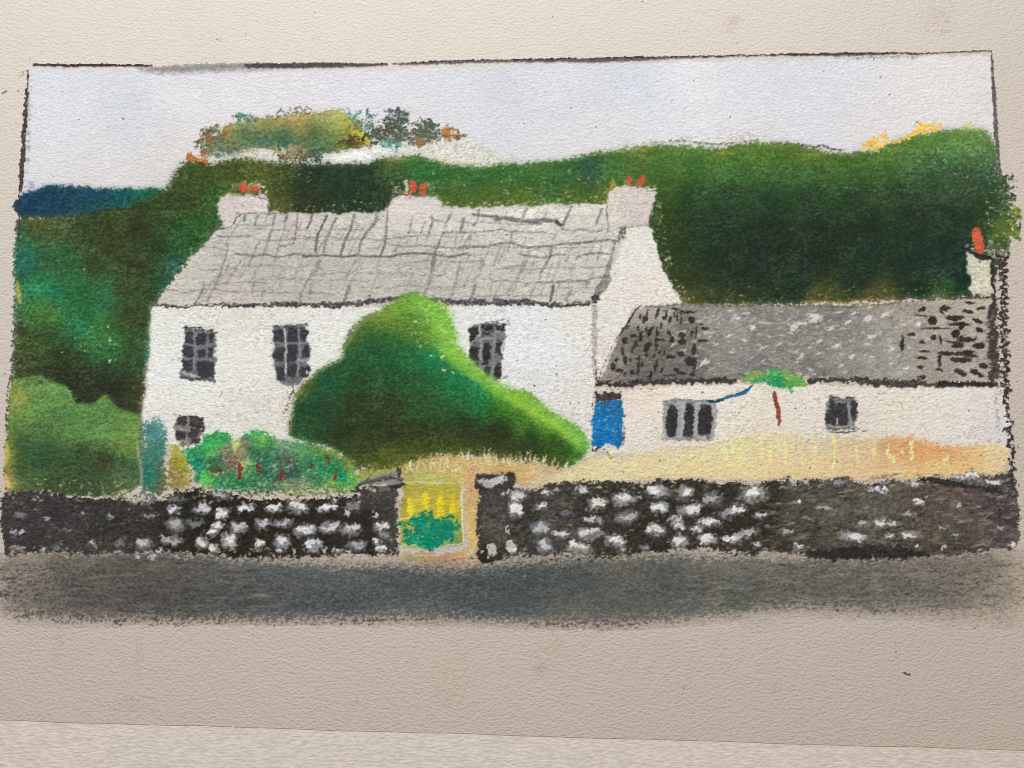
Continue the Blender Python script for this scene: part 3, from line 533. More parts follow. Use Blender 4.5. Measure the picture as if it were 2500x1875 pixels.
stroke(EAVE, [(x, y + 1, w * 0.45) for x, y, w in ev], 5, (72, 68, 70), press=0.75, soft=1.6, rag=3, bite=0.9)
stroke(EAVE, [(1360, 748), (1436, 744)], 5, (66, 63, 64), press=0.9)
stroke(EAVE, [(1380, 738, 8), (1435, 736, 12)], 10, (130, 126, 128), press=0.5, soft=4)
dab(EAVE, 1452, 728, 20, 20, (62, 58, 60), press=0.85); dab(EAVE, 1446, 740, 8, 16, (96, 92, 92), press=0.6)
stroke(EAVE, [(372, 745, 5), (362, 775, 4), (362, 800, 3)], 4, (96, 92, 90), press=0.6)

# ---- chimneys
CH = (219, 209, 202); POT = (196, 88, 64)
C1 = part('drawn_chimney', label='pale chimney at the left end of the house roof')
fill(C1, Z(360, 430, RF, [(870, 480), (865, 300), (880, 250), (960, 230), (1080, 215), (1250, 225), (1380, 235), (1480, 270), (1475, 440), (1300, 445), (1100, 450), (1080, 520), (1010, 600), (940, 620), (900, 590)]),
     [(560, 500, 214, 205, 200), (620, 495, 222, 212, 206), (560, 545, 214, 208, 200)], soft=2.5, rag=3, press=0.97, curve=False, bite=0.5, vary=0.02)
scribble(C1, *Z(360, 430, RF, [(1230, 130)])[0], 40, 10, 15, [(206, 196, 150), (220, 212, 190), (150, 150, 90)], 3, seed=20, press=0.6)
stroke(C1, Z(360, 430, RF, [(1070, 235), (1250, 240), (1380, 265), (1470, 285)]), 5, (140, 134, 128), press=0.6)
dab(C1, *Z(360, 430, RF, [(1030, 215)])[0], 30, 10, (188, 176, 110), press=0.6, soft=4)
flecks(0, Z(360, 430, RF, [(900, 270), (1450, 290), (1440, 420), (900, 470)]), 22, [(176, 164, 156), (150, 140, 132)], 65, press=0.6)
stroke(C1, Z(360, 430, RF, [(820, 660), (870, 590), (940, 560)]), 4, (112, 104, 100), press=0.6)
flecks(0, Z(360, 430, RF, [(1380, 130), (1470, 150), (1450, 240), (1360, 240)]), 16, [(226, 220, 196), (206, 200, 160)], 66, press=0.8)
for x, y, w, h, a in [(1180, 140, 22, 18, 0.5), (1325, 160, 20, 16, -0.2)]:
    p = part('drawn_chimney_pot', C1); dab(p, *Z(360, 430, RF, [(x, y)])[0], w, h, POT, a, rag=2.5, soft=1.8, bite=0.5, press=1)
    dab(p, *Z(360, 430, RF, [(x - 20, y - 45)])[0], w * .9, h * .5, (186, 92, 52), 0.3, rag=2.5, soft=2.5, press=.5)
stroke(C1, Z(360, 430, RF, [(1350, 180), (1355, 230)]), 4, (70, 66, 60), press=0.8)
stroke(C1, Z(360, 430, RF, [(1235, 170), (1245, 225)]), 5, (140, 136, 130), press=0.7)
C2 = part('drawn_chimney', label='pale chimney at the middle of the house roof')
fill(C2, Z(740, 430, RF, [(1050, 640), (1045, 400), (1080, 290), (1160, 260), (1280, 240), (1500, 240), (1620, 250), (1700, 300), (1740, 350), (1640, 400), (1540, 430), (1380, 470), (1340, 560), (1290, 680), (1150, 690)]),
     [(980, 500, 224, 216, 208), (1030, 495, 220, 210, 208), (970, 550, 214, 206, 204), (1060, 500, 218, 208, 204)], soft=4, rag=3, press=0.95, curve=False, bite=0.5, vary=0.02)
stroke(C2, Z(740, 430, RF, [(1270, 60), (1275, 150), (1260, 240)]), 9, (220, 206, 180), press=0.7)
scribble(C2, *Z(740, 430, RF, [(1560, 160)])[0], 24, 16, 12, [(206, 200, 170), (96, 110, 76), (150, 160, 120)], 3, seed=21, press=0.6)
flecks(0, Z(740, 430, RF, [(1150, 80), (1280, 60), (1280, 240), (1100, 270)]), 24, [(220, 212, 190), (160, 156, 110)], 67, press=0.7)
for x, y, w, h, a in [(1350, 130, 20, 30, 0.15), (1475, 150, 16, 25, -0.1)]:
    p = part('drawn_chimney_pot', C2); dab(p, *Z(740, 430, RF, [(x, y)])[0], w, h, POT, a, rag=2, soft=1.8, bite=0.45, press=1)
for x, y in [(1310, 230), (1490, 235), (1320, 200)]:
    dab(part('drawn_chimney_pot', C2), *Z(740, 430, RF, [(x, y)])[0], 7, 12, (214, 112, 78), press=0.9, rag=1)
stroke(C2, Z(740, 430, RF, [(1370, 245), (1410, 225), (1440, 240)]), 5, (110, 100, 100), press=0.75)
stroke(C2, Z(740, 430, RF, [(1200, 235), (1290, 240)]), 3.5, (96, 92, 80), press=0.7)
C3 = part('drawn_chimney', label='pale chimney at the gable end of the house')
fill(C3, [(1481, 545), (1482, 500), (1484, 474), (1500, 460), (1520, 452), (1545, 456), (1580, 460), (1604, 464), (1602, 474), (1596, 480), (1594, 510), (1586, 550), (1530, 556), (1518, 558)],
     [(1500, 490, 222, 212, 204), (1530, 490, 212, 202, 196), (1570, 500, 216, 206, 198), (1560, 540, 208, 198, 192), (1500, 530, 220, 212, 202)], soft=2.2, rag=2.5, press=0.98, curve=False, bite=0.5, vary=0.02)
stroke(C3, [(1519, 556, 5), (1545, 554, 8), (1585, 550, 4)], 6, (164, 156, 152), press=0.6, soft=3)
stroke(C3, [(1526, 480), (1528, 545)], 7, (196, 188, 182), press=0.5, soft=4)
stroke(C3, [(1580, 464), (1604, 468)], 5, (76, 72, 66), press=0.8); stroke(C3, [(1594, 500), (1586, 545)], 5, (104, 96, 88), press=0.55)
stroke(C3, [(1516, 556), (1520, 580)], 5, (110, 100, 104), press=0.5)
dab(C3, 1588, 462, 30, 10, (222, 216, 196), 0.15, press=0.8); dab(C3, 1494, 452, 26, 22, (172, 156, 62), -0.7, press=0.7, soft=4, rag=4)
dab(C3, 1545, 457, 12, 8, (120, 116, 112), press=0.7)
for x, y, w, h, a in [(1536, 441, 14, 27, -0.05), (1565, 443, 18, 28, 0.35)]:
    p = part('drawn_chimney_pot', C3); dab(p, x, y, w, h, POT, a, rag=2, soft=1.8, bite=0.35, press=1)
stroke(C3, [(1526, 440), (1524, 452)], 4, (190, 186, 150), press=0.6)
# pale roof edge below hedge
flecks(0, [(1090, 495), (1480, 485), (1480, 505), (1090, 512)], 90, [(206, 204, 180), (170, 178, 130)], 68, press=0.6, size=(4, 10))

# ---- the low cottage
CROOF = part('drawn_cottage_roof', label='dark grey slate roof of the low cottage')
cr_c = [(1480, 910, 158, 146, 132), (1500, 870, 146, 140, 128), (1560, 770, 190, 180, 166), (1620, 765, 180, 172, 158), (1560, 830, 114, 111, 102), (1620, 850, 116, 113, 104), (1560, 900, 120, 117, 108), (1680, 800, 124, 121, 112), (1680, 900, 122, 120, 112),
        (1720, 770, 158, 153, 140), (1780, 800, 162, 158, 147), (1780, 860, 150, 147, 136), (1850, 780, 146, 143, 134), (1900, 860, 150, 147, 138), (1850, 900, 134, 132, 126), (1950, 800, 148, 145, 136), (2050, 790, 146, 143, 134), (2050, 880, 156, 153, 143),
        (2150, 800, 160, 156, 144), (2150, 880, 164, 160, 148), (2250, 800, 168, 160, 146), (2300, 850, 172, 164, 150), (2300, 770, 186, 174, 156), (2380, 760, 196, 182, 164), (2400, 820, 186, 174, 158), (2400, 900, 184, 172, 156), (2280, 920, 166, 158, 142), (2000, 920, 128, 125, 116), (2200, 760, 172, 163, 146), (2000, 750, 146, 140, 128)]
fill(CROOF, [(1552, 752), (1700, 742), (1900, 745), (2100, 742), (2250, 735), (2420, 728), (2436, 740), (2440, 930), (2200, 930), (1900, 926), (1700, 928), (1472, 936), (1462, 932), (1500, 850), (1530, 785)],
     shift(desat(cr_c, .8), -9, -9, -8), soft=2, rag=2.5, press=1.0, bite=0.4, vary=0.06, curve=False, cr=28)
flecks(0, [(1700, 765), (2230, 760), (2230, 910), (1700, 915)], 330, [(188, 184, 174), (206, 202, 192), (128, 125, 116), (184, 180, 172), (214, 210, 202)], 70, press=0.75, size=(7, 17), ang=(-0.7, 0.3), aspect=0.35)
for x, y, w in [(1955, 790, 36), (1985, 770, 30), (2070, 785, 26), (2085, 765, 20), (1940, 800, 30), (1990, 780, 40), (2030, 800, 26), (2040, 845, 26), (1960, 870, 22), (1720, 885, 30), (1950, 875, 20), (2210, 900, 18), (2120, 780, 30), (2160, 770, 34), (1900, 840, 20), (2240, 790, 22), (2180, 850, 26), (2080, 870, 22), (1840, 800, 22), (1800, 780, 18), (1860, 850, 20), (1780, 820, 20), (2000, 835, 20), (2130, 820, 24)]:
    p = part('drawn_slate_fleck', CROOF); dab(p, x, y, w * .85, w * 0.34, (212, 208, 200), -0.5 + 0.9 * ((x * 7) % 10) / 10, press=0.85, rag=2.5, soft=1.8, lab_at=.25)
def mark(x, y, w, h, a=0.0, c=(62, 60, 54), press=0.85, par=None):
    p = part('drawn_slate_mark', CROOF if par is None else par)
    dab(p, x, y, max(w * 1.2, 5), max(h * 1.2, 5), tuple(q - 12 for q in c), a, soft=1.6, rag=1.4, press=min(1, press * 1.2), bite=0.35, lab_at=0.25)
for x, y, w, h, a in [(960, 330, 20, 130, .1), (930, 420, 60, 80, .1), (855, 380, 14, 60, .1), (1150, 270, 45, 120, .15), (1120, 350, 25, 60, .1), (1295, 320, 35, 140, .1), (1255, 390, 50, 60, .2), (1250, 265, 30, 15, 0), (1450, 245, 190, 30, .15), (1580, 300, 150, 35, .1), (1650, 300, 180, 30, -.05),
                      (1360, 420, 50, 90, .2), (1425, 350, 20, 80, .1), (1470, 390, 25, 120, .05), (1540, 400, 25, 150, .0), (1720, 430, 70, 100, .3), (1860, 500, 35, 30, 0), (1215, 510, 40, 60, .1), (1210, 555, 35, 30, 0), (825, 560, 40, 70, -.3), (960, 580, 30, 80, .1), (1020, 610, 50, 140, .45), (1125, 610, 40, 130, .1),
                      (595, 770, 75, 95, .1), (740, 690, 70, 50, .1), (860, 700, 50, 150, .1), (760, 850, 50, 120, .35), (715, 940, 25, 70, .1), (965, 870, 60, 150, .55), (955, 990, 30, 90, .2), (1120, 840, 45, 150, .05), (1110, 740, 35, 40, .1), (1180, 750, 140, 30, .1), (1340, 640, 50, 80, -.3), (1400, 730, 60, 60, .4), (1400, 785, 60, 35, .0),
                      (1550, 680, 90, 80, 0), (1560, 790, 100, 80, .1), (1715, 655, 60, 60, 0), (1780, 640, 35, 150, .1), (1950, 570, 110, 50, .1), (1890, 780, 150, 40, .05), (1520, 990, 90, 70, 0), (1355, 1035, 110, 60, 0), (1090, 1010, 40, 60, 0), (1170, 970, 35, 50, 0), (1255, 950, 25, 90, 0), (1755, 930, 60, 130, .2),
                      (550, 960, 45, 90, .1), (460, 1090, 40, 80, .2), (590, 1090, 50, 120, -.3), (395, 1210, 50, 130, .1), (500, 1270, 90, 60, .1), (590, 1340, 60, 40, 0), (820, 1240, 35, 220, .1), (710, 1310, 60, 70, .2), (820, 1060, 40, 60, .1), (885, 1170, 40, 60, .2), (1120, 1190, 45, 150, .15), (1015, 1370, 50, 120, .15), (1220, 1280, 30, 80, .1),
                      (1700, 1120, 160, 110, .1), (1770, 1210, 35, 160, -.05), (1740, 1340, 60, 60, .1), (1460, 1270, 80, 60, .0), (1560, 1310, 90, 40, .1), (1340, 1365, 170, 25, .05), (690, 1080, 40, 30, 0)]:
    mx, my = Z(1440, 720, CR, [(x, y)])[0]
    mark(mx, my, w / CR * 1.15, h / CR * 1.1, a, press=0.72)
for x, y, w, h, a in [(210, 830, 70, 35, -.5), (200, 895, 120, 14, .05), (310, 945, 75, 80, .1), (430, 815, 90, 40, -.2), (400, 860, 60, 20, .7), (530, 915, 150, 50, .05), (660, 850, 90, 40, .15), (690, 765, 80, 20, .05), (790, 825, 70, 30, -.2), (750, 945, 90, 45, .3), (570, 980, 190, 35, .05), (600, 1005, 70, 40, -.4),
                      (535, 1070, 70, 70, .1), (780, 1040, 70, 40, .2), (645, 1125, 170, 50, .05), (530, 1155, 160, 14, .1), (555, 1190, 110, 40, .05), (765, 1190, 100, 50, .05), (320, 1020, 260, 12, .0), (100, 1075, 70, 25, 0), (320, 1110, 60, 40, .2), (390, 1130, 25, 80, -.2), (200, 1160, 60, 35, 0), (10, 1170, 30, 130, 0),
                      (450, 1265, 150, 35, .05), (630, 1260, 170, 40, -.1), (690, 1290, 110, 35, .05), (590, 1330, 180, 45, .05), (380, 1340, 30, 110, .1), (230, 1245, 80, 20, 0), (200, 1310, 110, 25, .1), (190, 1400, 60, 25, .0), (380, 1430, 60, 25, .3), (810, 1390, 80, 50, .4), (590, 1455, 110, 45, .3), (730, 1455, 90, 50, .5), (770, 1480, 80, 25, .2), (200, 1500, 80, 30, -.1)]:
    mx, my = Z(2200, 550, RT, [(x, y)])[0]
    mark(mx, my, w / RT, h / RT, a, c=(66, 60, 54), press=0.8)
stroke(part('drawn_slate_mark', CROOF), Z(1440, 720, CR, [(1860, 260), (1940, 310), (2010, 350)]), 5, (150, 120, 106), press=0.6)
# roof outline
OUTL = part('drawn_cottage_outline', CROOF, 'black chalk outline of the cottage roof')
stroke(OUTL, Z(1440, 720, CR, [(500, 690, 4), (560, 600, 6), (640, 480, 6), (700, 380, 5), (790, 240, 4), (860, 170, 3)]), 5, (60, 56, 52), press=0.9, soft=1.5)
dab(OUTL, *Z(1440, 720, CR, [(610, 565)])[0], 22, 16, (92, 88, 84), -0.5, press=0.6)
stroke(OUTL, Z(1440, 720, CR, [(150, 1440), (170, 1330), (300, 1040), (420, 800), (510, 660)]), 5, (128, 116, 104), press=0.55, soft=2)
stroke(OUTL, Z(1440, 720, CR, [(860, 190), (1000, 190), (1180, 205), (1350, 190), (1480, 175), (1700, 180), (2074, 200)]), 4, (120, 114, 108), press=0.7)
stroke(OUTL, [(1740, 748), (1900, 746), (2000, 748), (2100, 748), (2200, 738), (2300, 732), (2430, 724)], 4, (112, 98, 62), press=0.65)
stroke(OUTL, [(1960, 736), (2080, 740), (2160, 742)], 5, (166, 134, 62), press=0.6)
stroke(OUTL, Z(2200, 550, RT, [(500, 715), (680, 715), (900, 715), (1060, 720)]), 7, (84, 74, 66), press=0.75)
el = [(1456, 935, 8), (1480, 938, 12), (1530, 938, 12), (1600, 934, 12), (1680, 932, 12), (1740, 930, 14), (1788, 929, 14)]
stroke(OUTL, el, 12, (62, 58, 54), press=0.92, soft=2.2, rag=2.5)
er = [(1978, 930, 16), (2030, 928, 14), (2080, 928, 12), (2140, 934, 18), (2200, 936, 20), (2280, 938, 16), (2340, 940, 18), (2430, 938, 16)]
stroke(OUTL, er, 14, (70, 64, 60), press=0.88, soft=2.5, rag=3, bite=0.9)
stroke(OUTL, Z(2200, 550, RT, [(380, 1560), (560, 1580), (750, 1575), (920, 1570)]), 13, (48, 45, 44), press=0.95)

CWALL = part('drawn_cottage_wall', label='white chalk wall of the low cottage')
cw_c = [(1480, 955, 218, 209, 198), (1580, 980, 224, 215, 206), (1560, 1040, 220, 214, 210), (1700, 960, 228, 222, 213), (1800, 980, 224, 219, 211), (1850, 1030, 220, 213, 203), (1950, 1000, 220, 215, 208), (2150, 970, 220, 214, 206), (2300, 1000, 218, 213, 207), (2300, 1050, 216, 212, 209), (2430, 980, 212, 208, 208), (2445, 1060, 206, 204, 206), (2100, 1040, 214, 209, 203), (1620, 1085, 212, 206, 198), (2200, 950, 222, 213, 203)]
cw_c = shift(cw_c, 8, 6, -1)
fill(CWALL, [(1450, 948), (1600, 944), (1780, 938), (1980, 940), (2200, 945), (2440, 946), (2462, 950), (2464, 1100), (2250, 1090), (1900, 1075), (1700, 1090), (1560, 1110), (1450, 1100)], cw_c, soft=2.5, rag=2.5, press=0.97, bite=0.5, vary=0.02, curve=False, cr=50)
flecks(0, [(1530, 955), (2440, 955), (2440, 1060), (1530, 1080)], 330, [(196, 188, 178), (184, 178, 170), (206, 198, 188)], 71, press=0.5, size=(4, 12), ang=(-0.6, 0.2), aspect=0.3)
stroke(CWALL, [(2430, 960, 8), (2436, 1040, 10), (2440, 1090, 8)], 10, (170, 168, 166), press=0.5, soft=4)
stroke(CWALL, [(1460, 952), (1520, 950), (1600, 950)], 4, (150, 138, 122), press=0.5)

# far chimney at the right edge
C4 = part('drawn_chimney', label='white chimney with one orange pot at the right edge')
fill(C4, Z(2200, 550, RT, [(650, 340), (640, 250), (740, 270), (890, 320), (900, 680), (700, 690), (670, 650), (700, 520), (650, 470)]), [(2390, 660, 210, 207, 182), (2370, 640, 196, 198, 180), (2390, 710, 216, 210, 192), (2410, 690, 212, 206, 180)], soft=2, rag=2.5, press=0.97, curve=False, bite=0.5)
stroke(C4, Z(2200, 550, RT, [(680, 260, 5), (740, 290, 9), (800, 310, 12), (880, 325, 8)]), 9, (52, 48, 46), press=0.95)
fill(C4, Z(2200, 550, RT, [(720, 320), (880, 330), (880, 365), (740, 360)]), (104, 98, 90), soft=4, press=0.6)
stroke(C4, Z(2200, 550, RT, [(880, 240), (900, 340), (895, 420), (905, 480), (895, 570), (925, 640), (915, 700)]), 7, (58, 52, 50), press=0.92)
scribble(C4, *Z(2200, 550, RT, [(940, 230)])[0], 22, 24, 20, [(196, 192, 168), (70, 84, 60), (104, 116, 84)], 4, seed=22, press=0.7)
flecks(0, Z(2200, 550, RT, [(650, 180), (720, 190), (720, 290), (640, 260)]), 14, [(216, 212, 190)], 72, press=0.8)
p = part('drawn_chimney_pot', C4); stroke(p, Z(2200, 550, RT, [(745, 60, 20), (755, 130, 27), (760, 160, 20), (775, 230, 25), (775, 270, 14)]), 22, (196, 96, 64), press=1.0, soft=1.8, bite=0.3)

stroke(C4, Z(2200, 550, RT, [(680, 262, 5), (740, 296, 10), (800, 318, 13), (885, 330, 9)]), 10, (50, 46, 44), press=0.97, soft=1.8)

# ---- windows of the house
def window(label, outline, tone, panes, bars, soft=2.5, pane_c=(58, 58, 62)):
    w = part('drawn_window', label=label)
    fill(w, outline, tone, soft=soft, rag=2.5, press=0.95, curve=False, bite=0.6, vary=0.06)
    for x, y, pw, ph in panes:
        q = part('drawn_pane', w)
        dab(q, x, y, pw * 1.04, ph * 1.02, pane_c, 0.06, soft=2.8, rag=1.6, press=0.9, bite=0.5, lab_at=0.3, square=4.5)
    for pts, bw, c, pr in bars:
        stroke(w, pts, bw * 0.85, tuple(q - 8 for q in c), press=pr * 0.9, soft=1.6, rag=1.4, bite=0.6)
    return w
K = lambda pts: Z(420, 760, WN, pts)
pn = lambda L, f=WN, x0=420, y0=760: [(x0 + a / f, y0 + b / f, c / f, d / f) for a, b, c, d in L]
W1 = window('grey nine-pane upper window at the left of the house front', K([(145, 195), (485, 235), (525, 300), (520, 500), (515, 840), (480, 840), (120, 800), (105, 760), (125, 640), (130, 420)]), (110, 110, 114),
    pn([(195, 310, 100, 150), (345, 330, 125, 140), (468, 310, 50, 110), (190, 480, 125, 130), (360, 505, 120, 95), (465, 490, 65, 125), (185, 635, 125, 130), (350, 650, 110, 130), (450, 690, 130, 190), (370, 740, 140, 110)]),
    [(K([(130, 195), (200, 190), (330, 205), (400, 225), (480, 222)]), 6, (66, 64, 64), .85), (K([(340, 200), (410, 195), (490, 182)]), 3, (90, 86, 84), .7), (K([(145, 215), (300, 225)]), 4, (84, 82, 82), .7), (K([(105, 780), (180, 800), (260, 810), (370, 800)]), 9, (84, 82, 86), .85),
     (K([(380, 815), (450, 820), (510, 835)]), 7, (96, 94, 98), .8), (K([(130, 730), (230, 760), (330, 790)]), 6, (206, 204, 206), .7), (K([(270, 270), (275, 400), (265, 540), (265, 690)]), 5, (150, 150, 153), .65), (K([(425, 280), (425, 420), (425, 560)]), 4, (156, 154, 158), .6), (K([(130, 395), (260, 405), (400, 410), (500, 400)]), 5, (146, 146, 150), .6), (K([(130, 560), (300, 570), (500, 570)]), 5, (140, 140, 145), .6), (K([(520, 260), (535, 330), (525, 480), (515, 700)]), 4, (150, 148, 150), .55), (K([(510, 255), (535, 265)]), 4, (84, 80, 76), .8)])
W2 = window('grey nine-pane upper window beside the big bush', K([(1205, 170), (1600, 145), (1610, 330), (1640, 480), (1620, 600), (1640, 720), (1570, 800), (1470, 890), (1320, 890), (1230, 780), (1210, 560), (1205, 400)]), (104, 104, 108),
    pn([(1270, 290, 125, 165), (1440, 280, 130, 175), (1565, 270, 95, 140), (1280, 510, 130, 170), (1430, 490, 125, 220), (1600, 480, 85, 150), (1290, 740, 110, 160), (1430, 700, 115, 160), (1560, 720, 110, 130), (1620, 690, 40, 80)]),
    [(K([(1210, 175), (1400, 185), (1500, 165), (1610, 150)]), 7, (86, 84, 86), .8), (K([(1335, 215), (1340, 290), (1355, 380), (1355, 470), (1360, 590), (1360, 740)]), 6, (206, 206, 206), .8), (K([(1510, 220), (1520, 380), (1530, 500), (1500, 640), (1500, 760)]), 6, (170, 170, 172), .65), (K([(1160, 380), (1280, 385), (1400, 385), (1600, 380)]), 6, (160, 160, 162), .6),
     (K([(1220, 590), (1300, 595), (1370, 600)]), 5, (96, 94, 94), .6), (K([(1500, 585), (1630, 580)]), 8, (176, 176, 178), .6), (K([(1430, 900), (1440, 960), (1410, 1000)]), 7, (92, 80, 72), .7), (K([(1230, 820), (1350, 860), (1450, 890)]), 8, (134, 132, 134), .6), (K([(1600, 700), (1610, 730)]), 5, (236, 234, 230), .8)], soft=4)
stroke(W2, K([(1400, 1040), (1370, 1130), (1340, 1200)]), 9, (120, 100, 84), press=0.55, soft=4)
flecks(0, K([(1280, 980), (1440, 1000), (1400, 1380), (1260, 1300)]), 45, [(160, 140, 112), (190, 170, 130), (130, 112, 92)], 73, press=0.55, size=(3, 8))
K3 = lambda pts: Z(1120, 760, 8.294, pts)
W3 = window('dark upper window half hidden by the bush', K3([(210, 450), (230, 350), (340, 260), (560, 240), (840, 210), (960, 260), (950, 500), (900, 700), (870, 1000), (850, 1240), (790, 1430), (600, 1300), (400, 1150), (260, 1060), (240, 800)]), (112, 112, 112),
    pn([(310, 420, 170, 200), (610, 340, 140, 130), (790, 330, 100, 110), (900, 330, 90, 110), (320, 850, 200, 300), (580, 790, 170, 280), (560, 440, 160, 100), (810, 740, 110, 260), (560, 1000, 120, 180), (790, 1210, 160, 290), (590, 1220, 130, 180), (270, 560, 110, 120), (340, 1080, 140, 80), (500, 320, 70, 80)], 8.294, 1120, 760),
    [(K3([(420, 280), (420, 420), (400, 520)]), 7, (196, 198, 194), .75), (K3([(450, 600), (450, 780), (440, 960)]), 9, (168, 168, 166), .75), (K3([(720, 420), (710, 700), (700, 950), (700, 1200), (660, 1320)]), 10, (140, 146, 144), .75), (K3([(900, 450), (930, 560), (900, 800)]), 8, (150, 154, 152), .6), (K3([(420, 590), (560, 550), (670, 540)]), 6, (164, 160, 162), .7), (K3([(220, 700), (300, 600), (380, 540)]), 5, (176, 172, 172), .65),
     (K3([(560, 230), (720, 205), (850, 230), (1000, 260), (1020, 180)]), 5, (96, 94, 94), .75), (K3([(780, 180), (880, 160), (1000, 190)]), 4, (150, 150, 150), .6), (K3([(780, 1340), (790, 1430)]), 5, (60, 58, 56), .85), (K3([(870, 1330), (1000, 1330)]), 6, (150, 146, 142), .55), (K3([(540, 420), (600, 430)]), 5, (200, 196, 192), .7), (K3([(750, 410), (840, 420)]), 5, (196, 192, 190), .6)], pane_c=(48, 46, 46))
W4 = window('small dark ground-floor window above the flower bed', K([(100, 1245), (330, 1270), (400, 1400), (340, 1450), (300, 1580), (180, 1610), (80, 1580), (30, 1440), (15, 1390)]), (120, 118, 116),
    pn([(125, 1310, 100, 110), (290, 1320, 170, 120), (100, 1490, 110, 130), (240, 1450, 130, 110), (330, 1400, 80, 70), (280, 1540, 110, 70)]),
    [(K([(20, 1395), (110, 1410), (210, 1425)]), 7, (166, 168, 166), .8), (K([(200, 1280), (200, 1400), (180, 1500)]), 5, (160, 158, 154), .65), (K([(95, 1250), (240, 1250), (370, 1270)]), 5, (70, 68, 66), .8), (K([(90, 1600), (110, 1540), (180, 1560), (190, 1600)]), 6, (206, 190, 160), .6), (K([(330, 1400), (340, 1415)]), 4, (226, 224, 220), .8), (K([(0, 1215), (60, 1235), (110, 1230)]), 3.5, (130, 124, 118), .6)], pane_c=(60, 58, 56))
# ---- cottage door and windows
DOOR = part('drawn_door', label='bright blue door of the low cottage')
fill(DOOR, [(1450, 978), (1520, 978), (1521, 1040), (1523, 1080), (1505, 1092), (1490, 1088), (1462, 1094), (1448, 1090), (1447, 1040), (1450, 1000)], [(1480, 985, 40, 106, 158), (1470, 1040, 22, 110, 166), (1500, 1040, 30, 114, 166), (1480, 1080, 22, 102, 166), (1515, 1060, 40, 104, 154)], soft=2, rag=3, press=0.98, curve=False, bite=0.6, vary=0.06)
flecks(0, [(1455, 985), (1515, 985), (1515, 1080), (1455, 1085)], 34, [(120, 170, 206), (150, 190, 214), (78, 140, 190)], 74, press=0.7, size=(4, 9), ang=(-.9, .1))
LIN = part('drawn_lintel', DOOR, 'black chalk lintel over the blue door')
fill(LIN, [(1454, 957), (1520, 957), (1520, 976), (1490, 980), (1450, 980)], (66, 62, 64), soft=2.5, rag=2.5, press=0.95, curve=False)
stroke(LIN, [(1448, 965), (1446, 1000)], 4, (96, 90, 84), press=0.6)
stroke(DOOR, [(1522, 1030, 4), (1524, 1060, 8), (1522, 1085, 5)], 6, (84, 96, 120), press=0.5, soft=3)
stroke(DOOR, [(1446, 1092), (1450, 1102), (1460, 1092)], 5, (60, 58, 56), press=0.7); stroke(DOOR, [(1466, 1102), (1490, 1090)], 3, (90, 88, 90), press=0.6)
KC = lambda pts: Z(1600, 900, CW, pts)
W5 = window('three-light window of the low cottage', KC([(85, 330), (300, 320), (560, 330), (630, 360), (630, 700), (560, 745), (300, 740), (80, 730), (75, 500)]), (160, 160, 160),
    pn([(170, 545, 110, 340), (350, 540, 100, 340), (515, 540, 140, 320)], CW, 1600, 900),
    [(KC([(215, 380), (245, 500), (265, 700)]), 7, (170, 170, 168), .7), (KC([(285, 380), (285, 520), (285, 700)]), 4, (206, 206, 202), .7), (KC([(415, 370), (425, 500), (435, 700)]), 6, (176, 176, 174), .75), (KC([(90, 340), (300, 330), (600, 345)]), 8, (138, 136, 134), .7), (KC([(600, 380), (605, 540), (610, 700)]), 7, (176, 176, 176), .75), (KC([(85, 380), (80, 600), (70, 720)]), 5, (150, 150, 150), .7),
     (KC([(90, 740), (300, 735), (600, 740)]), 6, (140, 140, 142), .65), (KC([(460, 700), (500, 720), (520, 700)]), 11, (206, 198, 170), .75), (KC([(115, 540), (105, 620)]), 5, (70, 68, 66), .7), (KC([(140, 380), (120, 420)]), 4, (120, 118, 116), .6)], pane_c=(48, 46, 45))
W6 = window('small dark square window of the low cottage', KC([(1795, 280), (1850, 290), (2060, 310), (2090, 400), (2110, 520), (2070, 570), (2090, 640), (1790, 640), (1770, 500), (1760, 400)]), (120, 120, 120),
    pn([(1825, 520, 120, 160), (1945, 480, 120, 230), (2060, 430, 60, 220), (1830, 380, 50, 160), (1890, 430, 100, 120)], CW, 1600, 900),
    [(KC([(1800, 275), (1870, 290), (1960, 310), (2070, 300)]), 3.5, (70, 68, 66), .8), (KC([(1885, 570), (1885, 510)]), 5, (206, 206, 204), .75), (KC([(2000, 370), (2020, 480), (2030, 580)]), 6, (176, 178, 178), .7), (KC([(1790, 590), (1930, 600), (2090, 600)]), 6, (186, 186, 184), .75), (KC([(1790, 625), (1920, 628), (2010, 615), (2090, 610)]), 3.5, (84, 82, 82), .75), (KC([(1800, 650), (1900, 670), (2000, 660), (2080, 660)]), 5, (70, 68, 66), .8),
     (KC([(2100, 630), (2180, 655), (2212, 668)]), 3.5, (96, 94, 92), .7), (KC([(1850, 330), (2030, 340)]), 5, (140, 140, 140), .6)], pane_c=(58, 57, 57))

